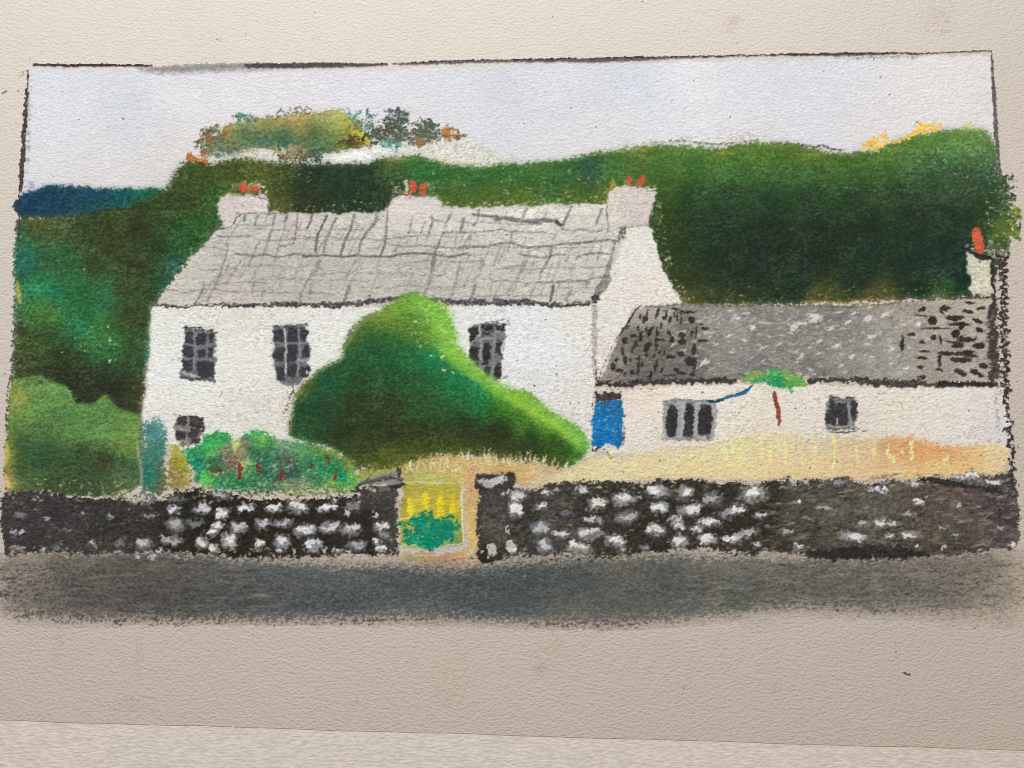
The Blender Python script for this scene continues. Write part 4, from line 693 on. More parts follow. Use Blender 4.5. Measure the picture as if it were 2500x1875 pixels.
# ---- sand garden on the right
SAND = part('drawn_sand', label='sandy yellow garden ground before the low cottage')
sd_c = [(1300, 1165, 206, 180, 140), (1400, 1150, 226, 198, 148), (1480, 1130, 230, 204, 154), (1500, 1110, 222, 200, 160), (1600, 1130, 232, 200, 146), (1620, 1105, 222, 202, 162), (1700, 1140, 230, 198, 142), (1700, 1095, 226, 206, 156), (1800, 1080, 226, 206, 154), (1800, 1150, 232, 198, 140), (1900, 1080, 222, 198, 156), (1900, 1140, 230, 194, 140),
        (2000, 1075, 214, 192, 160), (2000, 1130, 230, 192, 142), (2100, 1090, 218, 184, 144), (2100, 1140, 226, 184, 132), (2180, 1090, 214, 160, 112), (2240, 1080, 214, 150, 94), (2220, 1110, 218, 160, 106), (2300, 1105, 222, 164, 104), (2380, 1110, 228, 178, 116), (2300, 1150, 230, 184, 124), (2430, 1090, 230, 200, 150), (2440, 1130, 226, 186, 134), (2200, 1150, 228, 184, 128)]
fill(SAND, [(1262, 1180), (1330, 1158), (1410, 1128), (1450, 1114), (1520, 1108), (1600, 1102), (1680, 1092), (1740, 1080), (1800, 1066), (1880, 1058), (1960, 1060), (2060, 1066), (2150, 1066), (2230, 1070), (2280, 1086), (2340, 1092), (2450, 1082), (2458, 1150), (2380, 1160), (2250, 1170), (2000, 1172), (1700, 1172), (1500, 1178), (1300, 1190)],
     shift(desat(sd_c, 0.9), 0, 10, 8), soft=8, rag=4, press=0.93, bite=0.55, vary=0.025, cr=26)
fill(SAND, [(2150, 1092), (2220, 1070), (2270, 1080), (2340, 1094), (2400, 1112), (2300, 1128), (2190, 1116)], (214, 156, 102), soft=14, rag=3, press=0.62, bite=0.4)
flecks(0, [(1320, 1160), (1700, 1110), (2440, 1100), (2440, 1160), (1400, 1175)], 240, [(206, 180, 130), (240, 214, 160), (212, 196, 170)], 75, press=0.5, size=(4, 14), ang=(-.4, .1), aspect=0.3)
bl = Z(1875, 1050, B, [(10, 60, 250), (130, 40, 290), (380, 45, 290), (530, 45, 310), (720, 150, 300), (870, 65, 225), (975, 110, 240), (1010, 210, 280), (1170, 90, 230), (1440, 200, 240)])
for x, y, ye in [(1768, 1082, 1130), (1806, 1060, 1142), (1858, 1072, 1118), (1878, 1068, 1126), (1917, 1062, 1132), (1988, 1064, 1138), (2035, 1064, 1146), (2092, 1095, 1140), (2136, 1070, 1118), (2170, 1084, 1122), (2180, 1112, 1134), (2226, 1078, 1122), (2310, 1108, 1126), (2262, 1126, 1134), (1545, 1128, 1148), (1552, 1104, 1120), (1620, 1100, 1110), (1490, 1100, 1116)]:
    p = part('drawn_flower_stroke', SAND)
    n = max(3, int((ye - y) / 14)); r = np.random.default_rng(int(x))
    stroke(p, [(x + r.uniform(-4, 4), y + (ye - y) * k / (n - 1), r.uniform(3, 9)) for k in range(n)], 6, (244, 232, 156) if r.uniform() < .8 else (238, 222, 140), press=0.78, soft=1.6, rag=2.5, bite=0.9, lab_at=0.3)
dab(SAND, 2206, 1104, 9, 9, (250, 246, 236), press=1.0, soft=1.5)
stroke(SAND, [(1482, 1100), (1490, 1118), (1496, 1116)], 4, (140, 128, 70), press=0.7)

# ---- palm by the cottage wall
PALM = part('drawn_palm', label='small green palm with red-brown stem before the cottage')
fill(PALM, KC([(830, 105), (920, 70), (1060, 40), (1180, 20), (1360, 30), (1480, 80), (1560, 140), (1600, 175), (1500, 190), (1410, 220), (1380, 245), (1290, 215), (1180, 195), (1100, 160), (980, 150), (900, 130)]),
     [(1805, 926, 132, 168, 74), (1850, 912, 140, 170, 84), (1880, 930, 52, 148, 100), (1900, 935, 28, 142, 100), (1930, 915, 132, 172, 84), (1950, 930, 84, 160, 74), (1970, 940, 136, 172, 74), (1910, 950, 60, 150, 80), (1850, 935, 60, 150, 90)], soft=4, rag=4, press=0.92, bite=0.7, cr=12)
flecks(PALM, KC([(850, 60), (1400, 10), (1560, 130), (1450, 240), (1000, 150)]), 50, [(170, 196, 96), (104, 168, 80), (196, 206, 120), (44, 148, 104)], 76, press=0.7, size=(5, 11))
dab(CROOF, *KC([(1495, 50)])[0], 16, 13, (206, 188, 168), press=0.8); dab(CROOF, *KC([(1580, 95)])[0], 16, 9, (206, 192, 174), press=0.8)
STEM = part('drawn_stem', PALM, 'red-brown palm stem')
stroke(STEM, KC([(1230, 240, 6), (1240, 300, 12), (1255, 370, 10), (1280, 420, 11), (1275, 480, 11), (1290, 540, 10), (1280, 585, 6)]), 10, (140, 78, 58), press=1.0, soft=1.5, bite=0.4)
TWIG = part('drawn_twig', PALM, 'thin blue twig running down from the palm')
stroke(TWIG, KC([(560, 340, 5), (640, 335, 8), (720, 310, 7), (800, 285, 8), (900, 260, 9), (950, 230, 10), (985, 195, 5), (1010, 180, 3)]), 7, (46, 104, 140), press=0.95, soft=1.5, bite=0.5)
stroke(TWIG, KC([(560, 340), (640, 335), (690, 320)]), 6, (32, 74, 70), press=0.85)

# ---- grass under the bush, garden plants
GRASS = part('drawn_grass', label='yellow grass patch under the big bush')
fill(GRASS, [(870, 1150), (950, 1128), (1050, 1110), (1180, 1112), (1300, 1128), (1390, 1140), (1330, 1160), (1260, 1184), (1150, 1180), (985, 1195), (960, 1180), (880, 1180)],
     [(900, 1160, 150, 150, 84), (1000, 1145, 176, 160, 92), (1080, 1140, 192, 164, 100), (1160, 1150, 204, 176, 120), (1260, 1150, 196, 166, 112), (1330, 1145, 206, 180, 130), (1060, 1180, 168, 168, 96), (1230, 1175, 190, 160, 104), (1000, 1180, 178, 172, 104)], soft=6, rag=4, press=0.92, bite=0.6, cr=20)
PATH = part('drawn_path', label='sandy strip beside the gate and below it')
fill(PATH, [(1136, 1150), (1170, 1150), (1176, 1200), (1172, 1300), (1170, 1370), (1150, 1385), (1030, 1382), (985, 1370), (990, 1346), (1130, 1342), (1132, 1250)],
     [(1150, 1170, 206, 168, 122), (1150, 1230, 204, 170, 116), (1150, 1300, 206, 178, 110), (1155, 1350, 206, 180, 132), (1060, 1362, 196, 142, 92), (1120, 1362, 200, 150, 104), (1010, 1358, 176, 168, 112), (1060, 1380, 196, 174, 146)], soft=5, rag=3, press=0.92, bite=0.6, cr=14)

BUSH = part('drawn_big_bush', label='large rounded green bush in front of the house')
bu = Z(625, 625, T, [(230, 1180), (215, 1080), (240, 960), (265, 880), (330, 800), (420, 730), (540, 670), (570, 590), (600, 520), (660, 430), (750, 370), (870, 310), (950, 250), (1030, 232), (1100, 260), (1180, 310), (1240, 370), (1280, 450), (1300, 540), (1340, 620), (1400, 690), (1500, 780), (1600, 850)]) + \
     Z(1250, 625, T, [(40, 860), (120, 890), (200, 960), (300, 1040), (420, 1100), (480, 1160), (500, 1240), (470, 1300), (400, 1350), (300, 1370), (160, 1330), (60, 1330)]) + \
     Z(625, 625, T, [(1500, 1300), (1300, 1290), (1100, 1300), (950, 1360), (800, 1380), (640, 1370), (560, 1300), (470, 1240), (330, 1210)])
bu_c = [(1000, 728, 128, 176, 84), (1040, 745, 124, 178, 78), (1075, 770, 120, 178, 74), (1085, 820, 134, 188, 86), (1060, 800, 124, 166, 70), (1105, 860, 126, 184, 80), (1140, 885, 124, 184, 74), (1170, 915, 126, 186, 74), (1220, 945, 124, 182, 72), (1270, 975, 138, 190, 66), (1320, 1005, 146, 194, 74), (1370, 1035, 118, 178, 76), (1410, 1060, 116, 176, 78), (1430, 1090, 104, 166, 74), (1415, 1110, 70, 120, 50),
        (960, 755, 122, 160, 70), (930, 772, 116, 146, 62), (960, 778, 118, 152, 62), (900, 790, 92, 124, 58), (1000, 775, 108, 150, 66), (1020, 830, 92, 128, 60), (870, 820, 74, 104, 56), (900, 830, 44, 94, 60), (950, 830, 48, 98, 58), (900, 870, 34, 88, 58), (960, 870, 36, 96, 62), (1010, 860, 34, 104, 68), (1045, 880, 26, 122, 84), (1080, 900, 34, 112, 76), (1120, 925, 26, 124, 86), (1165, 945, 26, 122, 90), (1120, 950, 34, 108, 68),
        (840, 900, 40, 84, 56), (880, 930, 44, 72, 46), (950, 920, 40, 80, 52), (1010, 920, 44, 84, 52), (1050, 940, 40, 90, 56), (800, 930, 34, 84, 60), (770, 970, 34, 82, 60), (740, 1000, 38, 74, 52), (740, 950, 96, 112, 54), (800, 1000, 44, 68, 46), (870, 990, 46, 58, 40), (950, 990, 50, 62, 42), (1040, 990, 44, 80, 46), (1110, 990, 44, 92, 52), (1180, 980, 32, 118, 70), (1200, 1000, 44, 92, 44),
        (1230, 990, 74, 140, 56), (1280, 1020, 66, 120, 46), (1330, 1040, 84, 138, 50), (760, 1050, 40, 74, 50), (850, 1050, 46, 56, 38), (950, 1050, 44, 54, 34), (1040, 1050, 46, 60, 34), (1130, 1040, 46, 56, 36), (1220, 1050, 44, 52, 34), (1300, 1070, 38, 60, 36), (1360, 1080, 44, 80, 40), (740, 1080, 54, 96, 60), (820, 1090, 46, 62, 44), (900, 1100, 44, 54, 36), (1000, 1080, 56, 64, 34), (1100, 1080, 58, 66, 32),
        (1000, 1110, 86, 94, 42), (1100, 1105, 80, 88, 40), (900, 1125, 92, 100, 46), (950, 1125, 98, 104, 48), (860, 1120, 76, 90, 42), (1200, 1085, 48, 52, 32), (1200, 1110, 84, 88, 44), (1300, 1110, 50, 66, 36), (1350, 1130, 84, 86, 42), (1280, 1130, 84, 80, 44), (1390, 1110, 58, 100, 44)]
fill(BUSH, bu, leaf(bu_c, 0.84, 0.96, 0.93), soft=7, rag=2, press=0.99, hole=0.02, bite=0.5, vary=0.07, cr=26, cp=2.2)
stroke(BUSH, Z(625, 625, T, [(225, 1120, 8), (240, 970, 12), (300, 840, 12), (420, 740, 12), (540, 680, 10), (590, 580, 12), (660, 460, 12), (760, 390, 14), (900, 390, 10)]), 12, (150, 144, 74), press=0.45, soft=4, bite=0.9)
stroke(BUSH, Z(625, 625, T, [(580, 530), (620, 470), (680, 410)]), 8, (120, 116, 112), press=0.5, soft=3)
stroke(BUSH, [(1020, 735, 20), (1072, 765, 50), (1086, 812, 52), (1108, 862, 44), (1150, 905, 40), (1210, 945, 36), (1270, 980, 36), (1330, 1015, 36), (1385, 1050, 36), (1415, 1085, 26)], 40, (132, 188, 74), press=0.72, soft=12, rag=2, bite=0.4)
stroke(BUSH, [(1240, 972, 10), (1290, 1000, 14), (1350, 1036, 12), (1390, 1062, 8)], 12, (158, 196, 66), press=0.6, soft=6, bite=.4)
stroke(BUSH, Z(625, 625, T, [(1030, 610, 8), (1150, 680, 14), (1290, 770, 16), (1420, 830, 14), (1460, 880, 6)]), 14, (24, 126, 94), press=0.5, soft=6)
flecks(0, bu[14:22] + Z(625, 625, T, [(1300, 640), (1000, 560)]), 100, [(176, 210, 130), (150, 196, 100), (206, 222, 170), (96, 150, 60)], 77, press=0.6, size=(4, 10))
flecks(0, Z(625, 625, T, [(700, 480), (1500, 900), (1400, 1250), (300, 1150), (350, 850)]), 330, [(74, 104, 70), (64, 84, 50), (88, 116, 76), (38, 50, 34)], 78, press=0.25, size=(3, 7))
for x, y in [(1025, 425), (1210, 490), (1215, 735), (1270, 765), (1130, 640), (1210, 660)]:
    dab(BUSH, *Z(625, 625, T, [(x, y)])[0], 10, 8, (206, 216, 170), 0.3, press=0.75, soft=2)
flecks(0, Z(1250, 625, T, [(100, 930), (300, 1040), (480, 1180), (480, 1280), (380, 1220), (200, 1080)]), 90, [(160, 204, 96), (110, 170, 70), (180, 214, 110)], 79, press=0.55, size=(4, 10))
flecks(0, Z(625, 625, T, [(900, 1290), (1500, 1250), (1650, 1300), (1500, 1380), (950, 1400)]), 120, [(206, 190, 130), (150, 140, 70), (190, 170, 110)], 80, press=0.55, size=(3, 8))
for k in range(34):
    r = np.random.default_rng(300 + k)
    x = 985 + 400 * ((k + r.uniform(0, .9)) / 34) ** 1.0
    if 1165 < x < 1178: x += 20
    y = 1128 + r.uniform(-6, 16) + (8 if x < 1040 else 0) - (16 if x > 1120 else 0) * (1 if x < 1300 else 0.4)
    p = part('drawn_grass_blade', GRASS)
    h = r.uniform(14, 36) if x < 1300 else r.uniform(10, 24)
    c = [(236, 226, 178), (244, 240, 212), (216, 206, 150), (206, 214, 160)][k % 4]
    stroke(p, [(x + r.uniform(-4, 4), y - h / 2, 2.5), (x, y, r.uniform(4, 8)), (x + r.uniform(-5, 5), y + h / 2, 3)], 5, c, press=0.62, soft=1.8, rag=2.2, bite=0.7, lab_at=0.25)
flecks(0, [(1000, 1118), (1180, 1108), (1190, 1150), (1120, 1160), (1010, 1150)], 90, [(244, 238, 206), (226, 206, 140), (214, 176, 110)], 81, press=0.7, size=(4, 8), ang=(1.0, 2.1))

stroke(LBUSH, [(346, 1030, 8), (346, 1090, 20), (350, 1150, 22), (352, 1200, 16)], 20, (96, 118, 92), press=0.8, soft=5)
TEAL = part('drawn_shrub', label='blue-green columnar shrub at the house corner')
fill(TEAL, [(348, 1090), (350, 1045), (364, 1024), (384, 1022), (402, 1040), (406, 1080), (404, 1130), (412, 1180), (398, 1206), (366, 1206), (346, 1170)],
     [(370, 1050, 72, 132, 124), (390, 1040, 92, 142, 134), (370, 1100, 54, 116, 106), (395, 1100, 62, 116, 104), (370, 1160, 40, 116, 104), (400, 1150, 76, 100, 70), (400, 1180, 84, 96, 64), (352, 1090, 92, 130, 104)], soft=9, rag=3, press=0.93, hole=0.05, cr=14)
stroke(TEAL, [(335, 1075, 6), (338, 1110, 10), (345, 1150, 9), (346, 1190, 6)], 8, (176, 176, 160), press=0.5, soft=3)
OLIVE = part('drawn_shrub', label='olive yellow shrub beside the blue-green one')
fill(OLIVE, [(412, 1110), (420, 1084), (440, 1086), (450, 1106), (466, 1120), (468, 1160), (462, 1198), (430, 1202), (410, 1176)],
     [(425, 1095, 172, 168, 66), (450, 1120, 176, 172, 60), (430, 1130, 140, 134, 56), (455, 1160, 160, 148, 62), (425, 1170, 134, 118, 66), (450, 1185, 150, 128, 78)], soft=9, rag=4, press=0.88, hole=0.08, cr=14)
KG = lambda pts: Z(440, 1020, GD, pts)
BED = part('drawn_flower_bed', label='bright green flower bed with red marks behind the wall')
bd_c = KG([(60, 370, 52, 166, 104), (180, 400, 60, 160, 84), (190, 480, 36, 140, 104), (190, 580, 28, 134, 110), (180, 680, 44, 140, 90), (300, 320, 62, 178, 96), (400, 220, 66, 176, 92), (430, 300, 80, 184, 90), (520, 220, 66, 176, 96), (340, 400, 84, 172, 84), (280, 700, 84, 180, 76), (330, 760, 92, 178, 80), (420, 510, 58, 104, 74),
       (400, 600, 60, 92, 66), (560, 360, 128, 138, 106), (560, 440, 120, 118, 94), (620, 520, 118, 92, 76), (660, 330, 190, 200, 120), (690, 400, 150, 140, 104), (780, 300, 138, 130, 108), (820, 220, 70, 160, 86), (900, 170, 72, 170, 84), (960, 260, 110, 174, 84), (1040, 220, 92, 168, 84), (900, 320, 92, 160, 84),
       (860, 400, 56, 112, 76), (950, 460, 52, 104, 76), (1100, 400, 66, 122, 84), (1050, 520, 50, 116, 78), (1180, 300, 116, 152, 112), (1300, 330, 112, 160, 112), (1400, 300, 104, 158, 106), (1400, 400, 96, 156, 96), (1560, 360, 102, 150, 84), (1700, 380, 112, 150, 72), (1880, 440, 120, 144, 66), (1980, 560, 134, 140, 60), (1500, 500, 62, 140, 92), (1700, 500, 54, 142, 88), (1850, 560, 52, 142, 84),
       (1300, 560, 70, 92, 80), (1250, 640, 56, 76, 70), (1350, 680, 58, 92, 80), (1200, 500, 84, 104, 78), (1000, 650, 48, 96, 70), (800, 620, 60, 128, 72), (760, 580, 150, 180, 90), (560, 640, 84, 128, 78), (620, 740, 60, 132, 80), (700, 780, 50, 128, 80), (900, 740, 62, 120, 80), (1100, 720, 56, 100, 72), (1500, 650, 58, 130, 88), (1600, 700, 62, 128, 84), (1700, 640, 56, 140, 88),
       (1900, 690, 24, 146, 92), (1980, 740, 80, 166, 76), (2060, 720, 120, 178, 76), (1760, 800, 130, 186, 84), (1860, 800, 90, 160, 84), (480, 780, 40, 140, 96), (1300, 770, 110, 130, 92), (1450, 780, 130, 136, 100)])
fill(BED, KG([(0, 380), (60, 345), (200, 350), (270, 290), (300, 200), (400, 170), (480, 165), (570, 180), (590, 250), (640, 270), (700, 270), (740, 190), (850, 155), (980, 150), (1080, 190), (1160, 240), (1300, 260), (1450, 290), (1700, 340), (1850, 380), (2000, 470), (2010, 600), (2100, 700), (2090, 810), (1960, 850), (1700, 850), (1450, 850), (1200, 870), (900, 870), (600, 860), (480, 860), (340, 850), (200, 780), (130, 600), (80, 450)]),
     leaf(bd_c, .98, .95, .93), soft=6, rag=4, press=0.95, hole=0.1, vary=0.1, cr=7, cp=2.5)
flecks(BED, KG([(100, 400), (2000, 480), (2050, 800), (200, 800)]), 230, [(96, 176, 92), (52, 110, 74), (150, 196, 120), (40, 84, 64), (120, 180, 100), (196, 206, 176)], 82, press=0.6, size=(4, 11), ang=(-1.5, 1.5))
flecks(0, KG([(450, 380), (720, 420), (740, 600), (520, 600)]), 40, [(196, 180, 160), (140, 120, 100), (120, 84, 72), (214, 206, 186)], 83, press=0.7, size=(4, 9), ang=(-1, 1))
flecks(0, KG([(800, 500), (1700, 560), (1700, 760), (850, 760)]), 80, [(190, 206, 190), (160, 180, 160), (60, 84, 84)], 84, press=0.55, size=(4, 10), ang=(-1, 1))
flecks(0, KG([(100, 780), (2080, 790), (2080, 900), (100, 880)]), 150, [(206, 188, 164), (196, 186, 150), (140, 160, 100), (100, 140, 86)], 85, press=0.7, size=(5, 12), ang=(-1, 1))
dab(BED, *KG([(440, 665)])[0], 20, 10, (216, 186, 110), press=0.8); dab(BED, *KG([(430, 615)])[0], 20, 18, (70, 66, 48), press=0.6)
dab(BED, *KG([(650, 330)])[0], 16, 30, (206, 210, 130), press=0.7, rag=3)
for x0, y0, x1, y1, w in [(700, 560, 705, 720, 13), (905, 530, 910, 630, 10), (1190, 630, 1185, 710, 11), (1535, 520, 1535, 590, 7), (1725, 450, 1735, 530, 7), (1830, 620, 1815, 740, 9), (600, 530, 650, 550, 5), (1265, 530, 1270, 545, 7)]:
    p = part('drawn_red_flower', BED); (xa, ya), (xb, yb) = KG([(x0, y0), (x1, y1)])
    stroke(p, [(xa, ya, w * .7), ((xa + xb) / 2 + 1, (ya + yb) / 2, w), (xb, yb, w * .7)], w, (128, 48, 46), press=0.92, soft=1.6, rag=2, bite=0.5)

fill(BED, [(470, 1188), (600, 1192), (760, 1192), (870, 1182), (872, 1200), (760, 1212), (600, 1212), (480, 1204)], [(500, 1195, 112, 132, 84), (620, 1200, 96, 124, 78), (760, 1200, 120, 138, 84), (860, 1190, 132, 160, 84)], soft=6, rag=4, press=0.62, hard=3, bite=0.9, vary=0.1, lab_at=.3)
fill(LBUSH, [(10, 1196), (160, 1204), (330, 1206), (460, 1198), (450, 1212), (330, 1222), (160, 1216), (10, 1208)], [(60, 1205, 92, 98, 60), (200, 1210, 76, 92, 58), (330, 1212, 104, 118, 84), (430, 1206, 128, 116, 76)], soft=6, rag=4, press=0.6, hard=3, bite=0.9, vary=0.1, lab_at=.3)
# ---- road
ROAD = part('drawn_road', label='smudged grey road along the bottom of the drawing')
fill(ROAD, [(4, 1350), (560, 1350), (1000, 1362), (1500, 1346), (2000, 1346), (2480, 1340), (2484, 1500), (2200, 1508), (1900, 1500), (1600, 1530), (1250, 1528), (900, 1520), (400, 1520), (10, 1510)], [(100, 1430, 150, 138, 124), (1200, 1440, 146, 138, 124), (2300, 1430, 150, 140, 124)],
     soft=16, rag=3, press=0.62, hard=1.8, bite=0.45, vary=0.04, lab_at=0.12)
rd_c = [(40, 1390, 150, 136, 122), (60, 1440, 128, 118, 108), (200, 1380, 112, 104, 94), (200, 1440, 92, 88, 82), (150, 1490, 110, 104, 96), (400, 1390, 96, 90, 82), (400, 1450, 84, 82, 78), (400, 1500, 94, 92, 86), (600, 1400, 98, 97, 92), (600, 1450, 82, 83, 82), (640, 1420, 90, 92, 90), (800, 1400, 98, 100, 97), (800, 1440, 82, 87, 86), (1000, 1410, 80, 85, 85), (1000, 1450, 82, 88, 86),
        (1000, 1490, 108, 108, 100), (1200, 1420, 74, 80, 80), (1200, 1460, 86, 92, 90), (1300, 1400, 80, 84, 82), (1400, 1440, 82, 88, 86), (1400, 1490, 110, 108, 100), (1550, 1380, 104, 100, 90), (1600, 1420, 88, 92, 88), (1600, 1470, 102, 100, 92), (1750, 1390, 112, 109, 98), (1800, 1430, 98, 98, 90), (1900, 1400, 112, 108, 96), (1950, 1440, 102, 101, 90), (2100, 1400, 112, 106, 96), (2100, 1450, 110, 106, 96),
        (2250, 1400, 116, 108, 100), (2250, 1450, 122, 114, 102), (2400, 1400, 124, 114, 102), (2430, 1460, 146, 132, 116), (2470, 1400, 168, 150, 132)]
fill(ROAD, [(14, 1352), (250, 1348), (480, 1352), (600, 1368), (820, 1382), (970, 1384), (1100, 1392), (1180, 1386), (1330, 1372), (1560, 1358), (1800, 1362), (1980, 1368), (2200, 1362), (2400, 1350), (2475, 1356), (2478, 1420), (2470, 1476), (2300, 1490), (2150, 1490), (1980, 1478), (1800, 1495), (1600, 1512), (1450, 1522), (1200, 1512), (900, 1508), (650, 1512), (400, 1510), (200, 1506), (30, 1492), (14, 1440)],
     shift(desat(rd_c, .8), -8, -6, -6), soft=19, rag=3, press=0.97, hard=1.8, bite=0.4, vary=0.05, cr=40)
fill(ROAD, [(40, 1480), (300, 1500), (700, 1500), (1000, 1504), (1000, 1522), (600, 1528), (300, 1526), (60, 1516)], (110, 102, 94), soft=5, rag=4, press=0.42, hard=3, bite=1.0)
fill(ROAD, [(1250, 1500), (1560, 1510), (1600, 1530), (1420, 1540), (1260, 1528)], (112, 104, 94), soft=6, rag=4, press=0.42, hard=3, bite=1.0)
fill(ROAD, [(20, 1380), (400, 1385), (500, 1480), (300, 1505), (30, 1490)], (74, 70, 66), soft=20, rag=3, press=0.3, hard=2.0, bite=0.7)
fill(ROAD, [(1850, 1385), (2350, 1385), (2420, 1460), (2100, 1475), (1850, 1470)], (86, 84, 74), soft=18, rag=3, press=0.3, hard=2.0, bite=0.7)
flecks(0, [(20, 1380), (640, 1390), (640, 1500), (30, 1490)], 300, [(132, 122, 112), (118, 110, 104), (66, 62, 58)], 90, press=0.5, size=(4, 11), ang=(-.5, .3), aspect=.35)
flecks(0, [(1700, 1380), (2460, 1370), (2460, 1470), (1700, 1490)], 420, [(140, 134, 120), (156, 146, 130), (78, 76, 68)], 91, press=0.5, size=(5, 13), ang=(-.4, .2), aspect=.3)
flecks(0, [(10, 1375), (620, 1385), (640, 1500), (20, 1500)], 260, [(64, 60, 57), (72, 68, 64), (120, 112, 104), (138, 128, 118)], 190, press=0.5, size=(16, 60), ang=(-.08, .06), aspect=.1)
flecks(0, [(1750, 1385), (2470, 1370), (2470, 1480), (1750, 1480)], 260, [(76, 74, 67), (84, 80, 72), (140, 132, 118), (152, 142, 126)], 191, press=0.5, size=(14, 48), ang=(-.1, .04), aspect=.12)
flecks(0, [(640, 1395), (1750, 1395), (1750, 1470), (640, 1480)], 120, [(66, 70, 70), (96, 98, 94)], 192, press=0.3, size=(30, 110), ang=(-.04, .04), aspect=.08)
for k, (x, y, w) in enumerate([(285, 1516, 40), (340, 1518, 30), (370, 1512, 36), (420, 1516, 26), (460, 1516, 30), (530, 1518, 24), (700, 1512, 20)]):
    dab(ROAD, x, y, w, 9, (98, 92, 86), rag=5, press=0.7, bite=0.95)
stroke(ROAD, [(800, 1512, 2), (920, 1514, 3), (1080, 1512, 2)], 2.5, (86, 84, 80), press=0.8)
dab(ROAD, 1090, 1423, 24, 10, (74, 78, 78), press=0.4); dab(0, 1280, 1405, 4, 5, (214, 214, 210), press=0.9)
stroke(ROAD, Z(1875, 1050, B, [(1280, 1050), (1420, 1200), (1400, 1300)]), 14, (104, 78, 74), press=0.28, soft=6)

# ---- stone walls
SW = part('drawn_stone_wall', label='dark stone wall left of the gate with pale stones')
fill(SW, [(4, 1212), (30, 1202), (90, 1196), (160, 1206), (230, 1214), (300, 1216), (340, 1222), (400, 1216), (440, 1204), (480, 1196), (530, 1196), (580, 1212), (640, 1218), (740, 1216), (800, 1212), (870, 1205), (880, 1230), (965, 1230), (972, 1300), (974, 1345), (960, 1358), (880, 1354), (800, 1358), (720, 1362), (600, 1362), (500, 1352), (350, 1352), (200, 1352), (100, 1348), (20, 1352), (6, 1330), (2, 1270)],
     [(60, 1270, 62, 56, 56), (150, 1260, 56, 54, 54), (250, 1260, 54, 53, 51), (330, 1290, 52, 50, 47), (150, 1320, 64, 60, 57), (300, 1335, 62, 58, 54), (450, 1300, 40, 38, 32), (550, 1300, 36, 34, 28), (650, 1300, 40, 36, 28), (750, 1280, 40, 36, 28), (850, 1280, 44, 41, 35), (950, 1280, 60, 57, 50), (900, 1330, 42, 39, 33), (700, 1345, 44, 40, 32)],
     soft=5, rag=3.5, press=0.97, hole=0.05, bite=0.85, vary=0.08)
flecks(0, [(10, 1215), (380, 1230), (380, 1345), (10, 1345)], 200, [(118, 112, 108), (150, 142, 134), (88, 84, 82), (40, 38, 38)], 92, press=0.6, size=(5, 14), ang=(-.5, .2), aspect=.35)
flecks(0, [(10, 1195), (980, 1200), (980, 1225), (10, 1222)], 130, [(196, 178, 156), (176, 160, 142), (52, 48, 44)], 93, press=0.75, size=(6, 14), ang=(-.6, .6), aspect=.6)
flecks(0, [(10, 1335), (970, 1345), (970, 1366), (10, 1360)], 120, [(186, 170, 150), (168, 154, 134), (48, 44, 40)], 94, press=0.7, size=(5, 11), ang=(-.6, .6), aspect=.6)
def stones(par, x0, L, seed):
    r = np.random.default_rng(seed)
    for t in L:
        x, y, w, h = t[:4]; v = t[4] if len(t) > 4 else 222
        p = part('drawn_stone', par)
        cx, cy = x0 + x / B, 1050 + y / B
        w, h = w / B * 1.2, h / B * 1.2
        a = r.uniform(-.25, .2)
        g = v * 0.5
        dab(p, cx, cy + h * .05, w * 1.2, h * 1.2, (g, g * .985, g * .95), a, soft=min(w, h) * .12, rag=4, press=0.85, hard=2.2, bite=0.6, lab_at=0.3)
        tint = [(1, .995, .98), (1, .985, .95), (.985, .99, 1.0)][r.integers(3)]
        dab(p, cx, cy, w * 0.95, h * 0.85, tuple(v * .7 * q for q in tint), a, soft=min(w, h) * .1, rag=4, press=0.9, hard=2.5, bite=0.65, lab_at=0.3)
        for _ in range(4):
            dab(p, cx + r.uniform(-.28, .28) * w, cy + r.uniform(-.25, .2) * h, w * r.uniform(.3, .62), max(5, h * r.uniform(.22, .45)), tuple(min(v * 1.07 * q, 250) for q in tint), a + r.uniform(-.4, .4), soft=1.5, rag=2.5, press=0.85, bite=0.75)
stones(SW, 0, [(1415, 640, 100, 60), (1640, 630, 110, 70, 190), (1800, 670, 100, 80, 215), (1985, 625, 110, 55), (1790, 525, 130, 60, 160), (1420, 770, 120, 90, 160), (1580, 750, 150, 50, 112), (1925, 790, 110, 90, 170), (1770, 770, 90, 50), (1720, 820, 80, 55), (1640, 905, 90, 80, 210), (1850, 890, 110, 90, 225),
       (1730, 950, 60, 70, 205), (1390, 890, 140, 70, 158), (1170, 920, 110, 85, 172), (1165, 570, 160, 40, 165), (1440, 560, 160, 60, 100), (2060, 920, 60, 60, 215), (170, 690, 120, 60, 112), (100, 820, 60, 40, 160), (190, 825, 60, 30, 165), (150, 950, 100, 30, 150), (460, 960, 60, 40, 135), (1210, 695, 80, 30, 125), (745, 915, 60, 26, 165), (955, 905, 90, 50, 100), (380, 710, 60, 22, 140), (900, 690, 50, 22, 150), (680, 665, 40, 20, 150),
       (1290, 985, 60, 36, 190), (1190, 990, 50, 30, 180), (1120, 1030, 50, 40, 176), (1240, 1035, 50, 40, 170), (1445, 1030, 50, 40, 150), (950, 985, 60, 30, 150), (360, 970, 50, 30, 170), (1100, 995, 40, 30, 170)], 1)
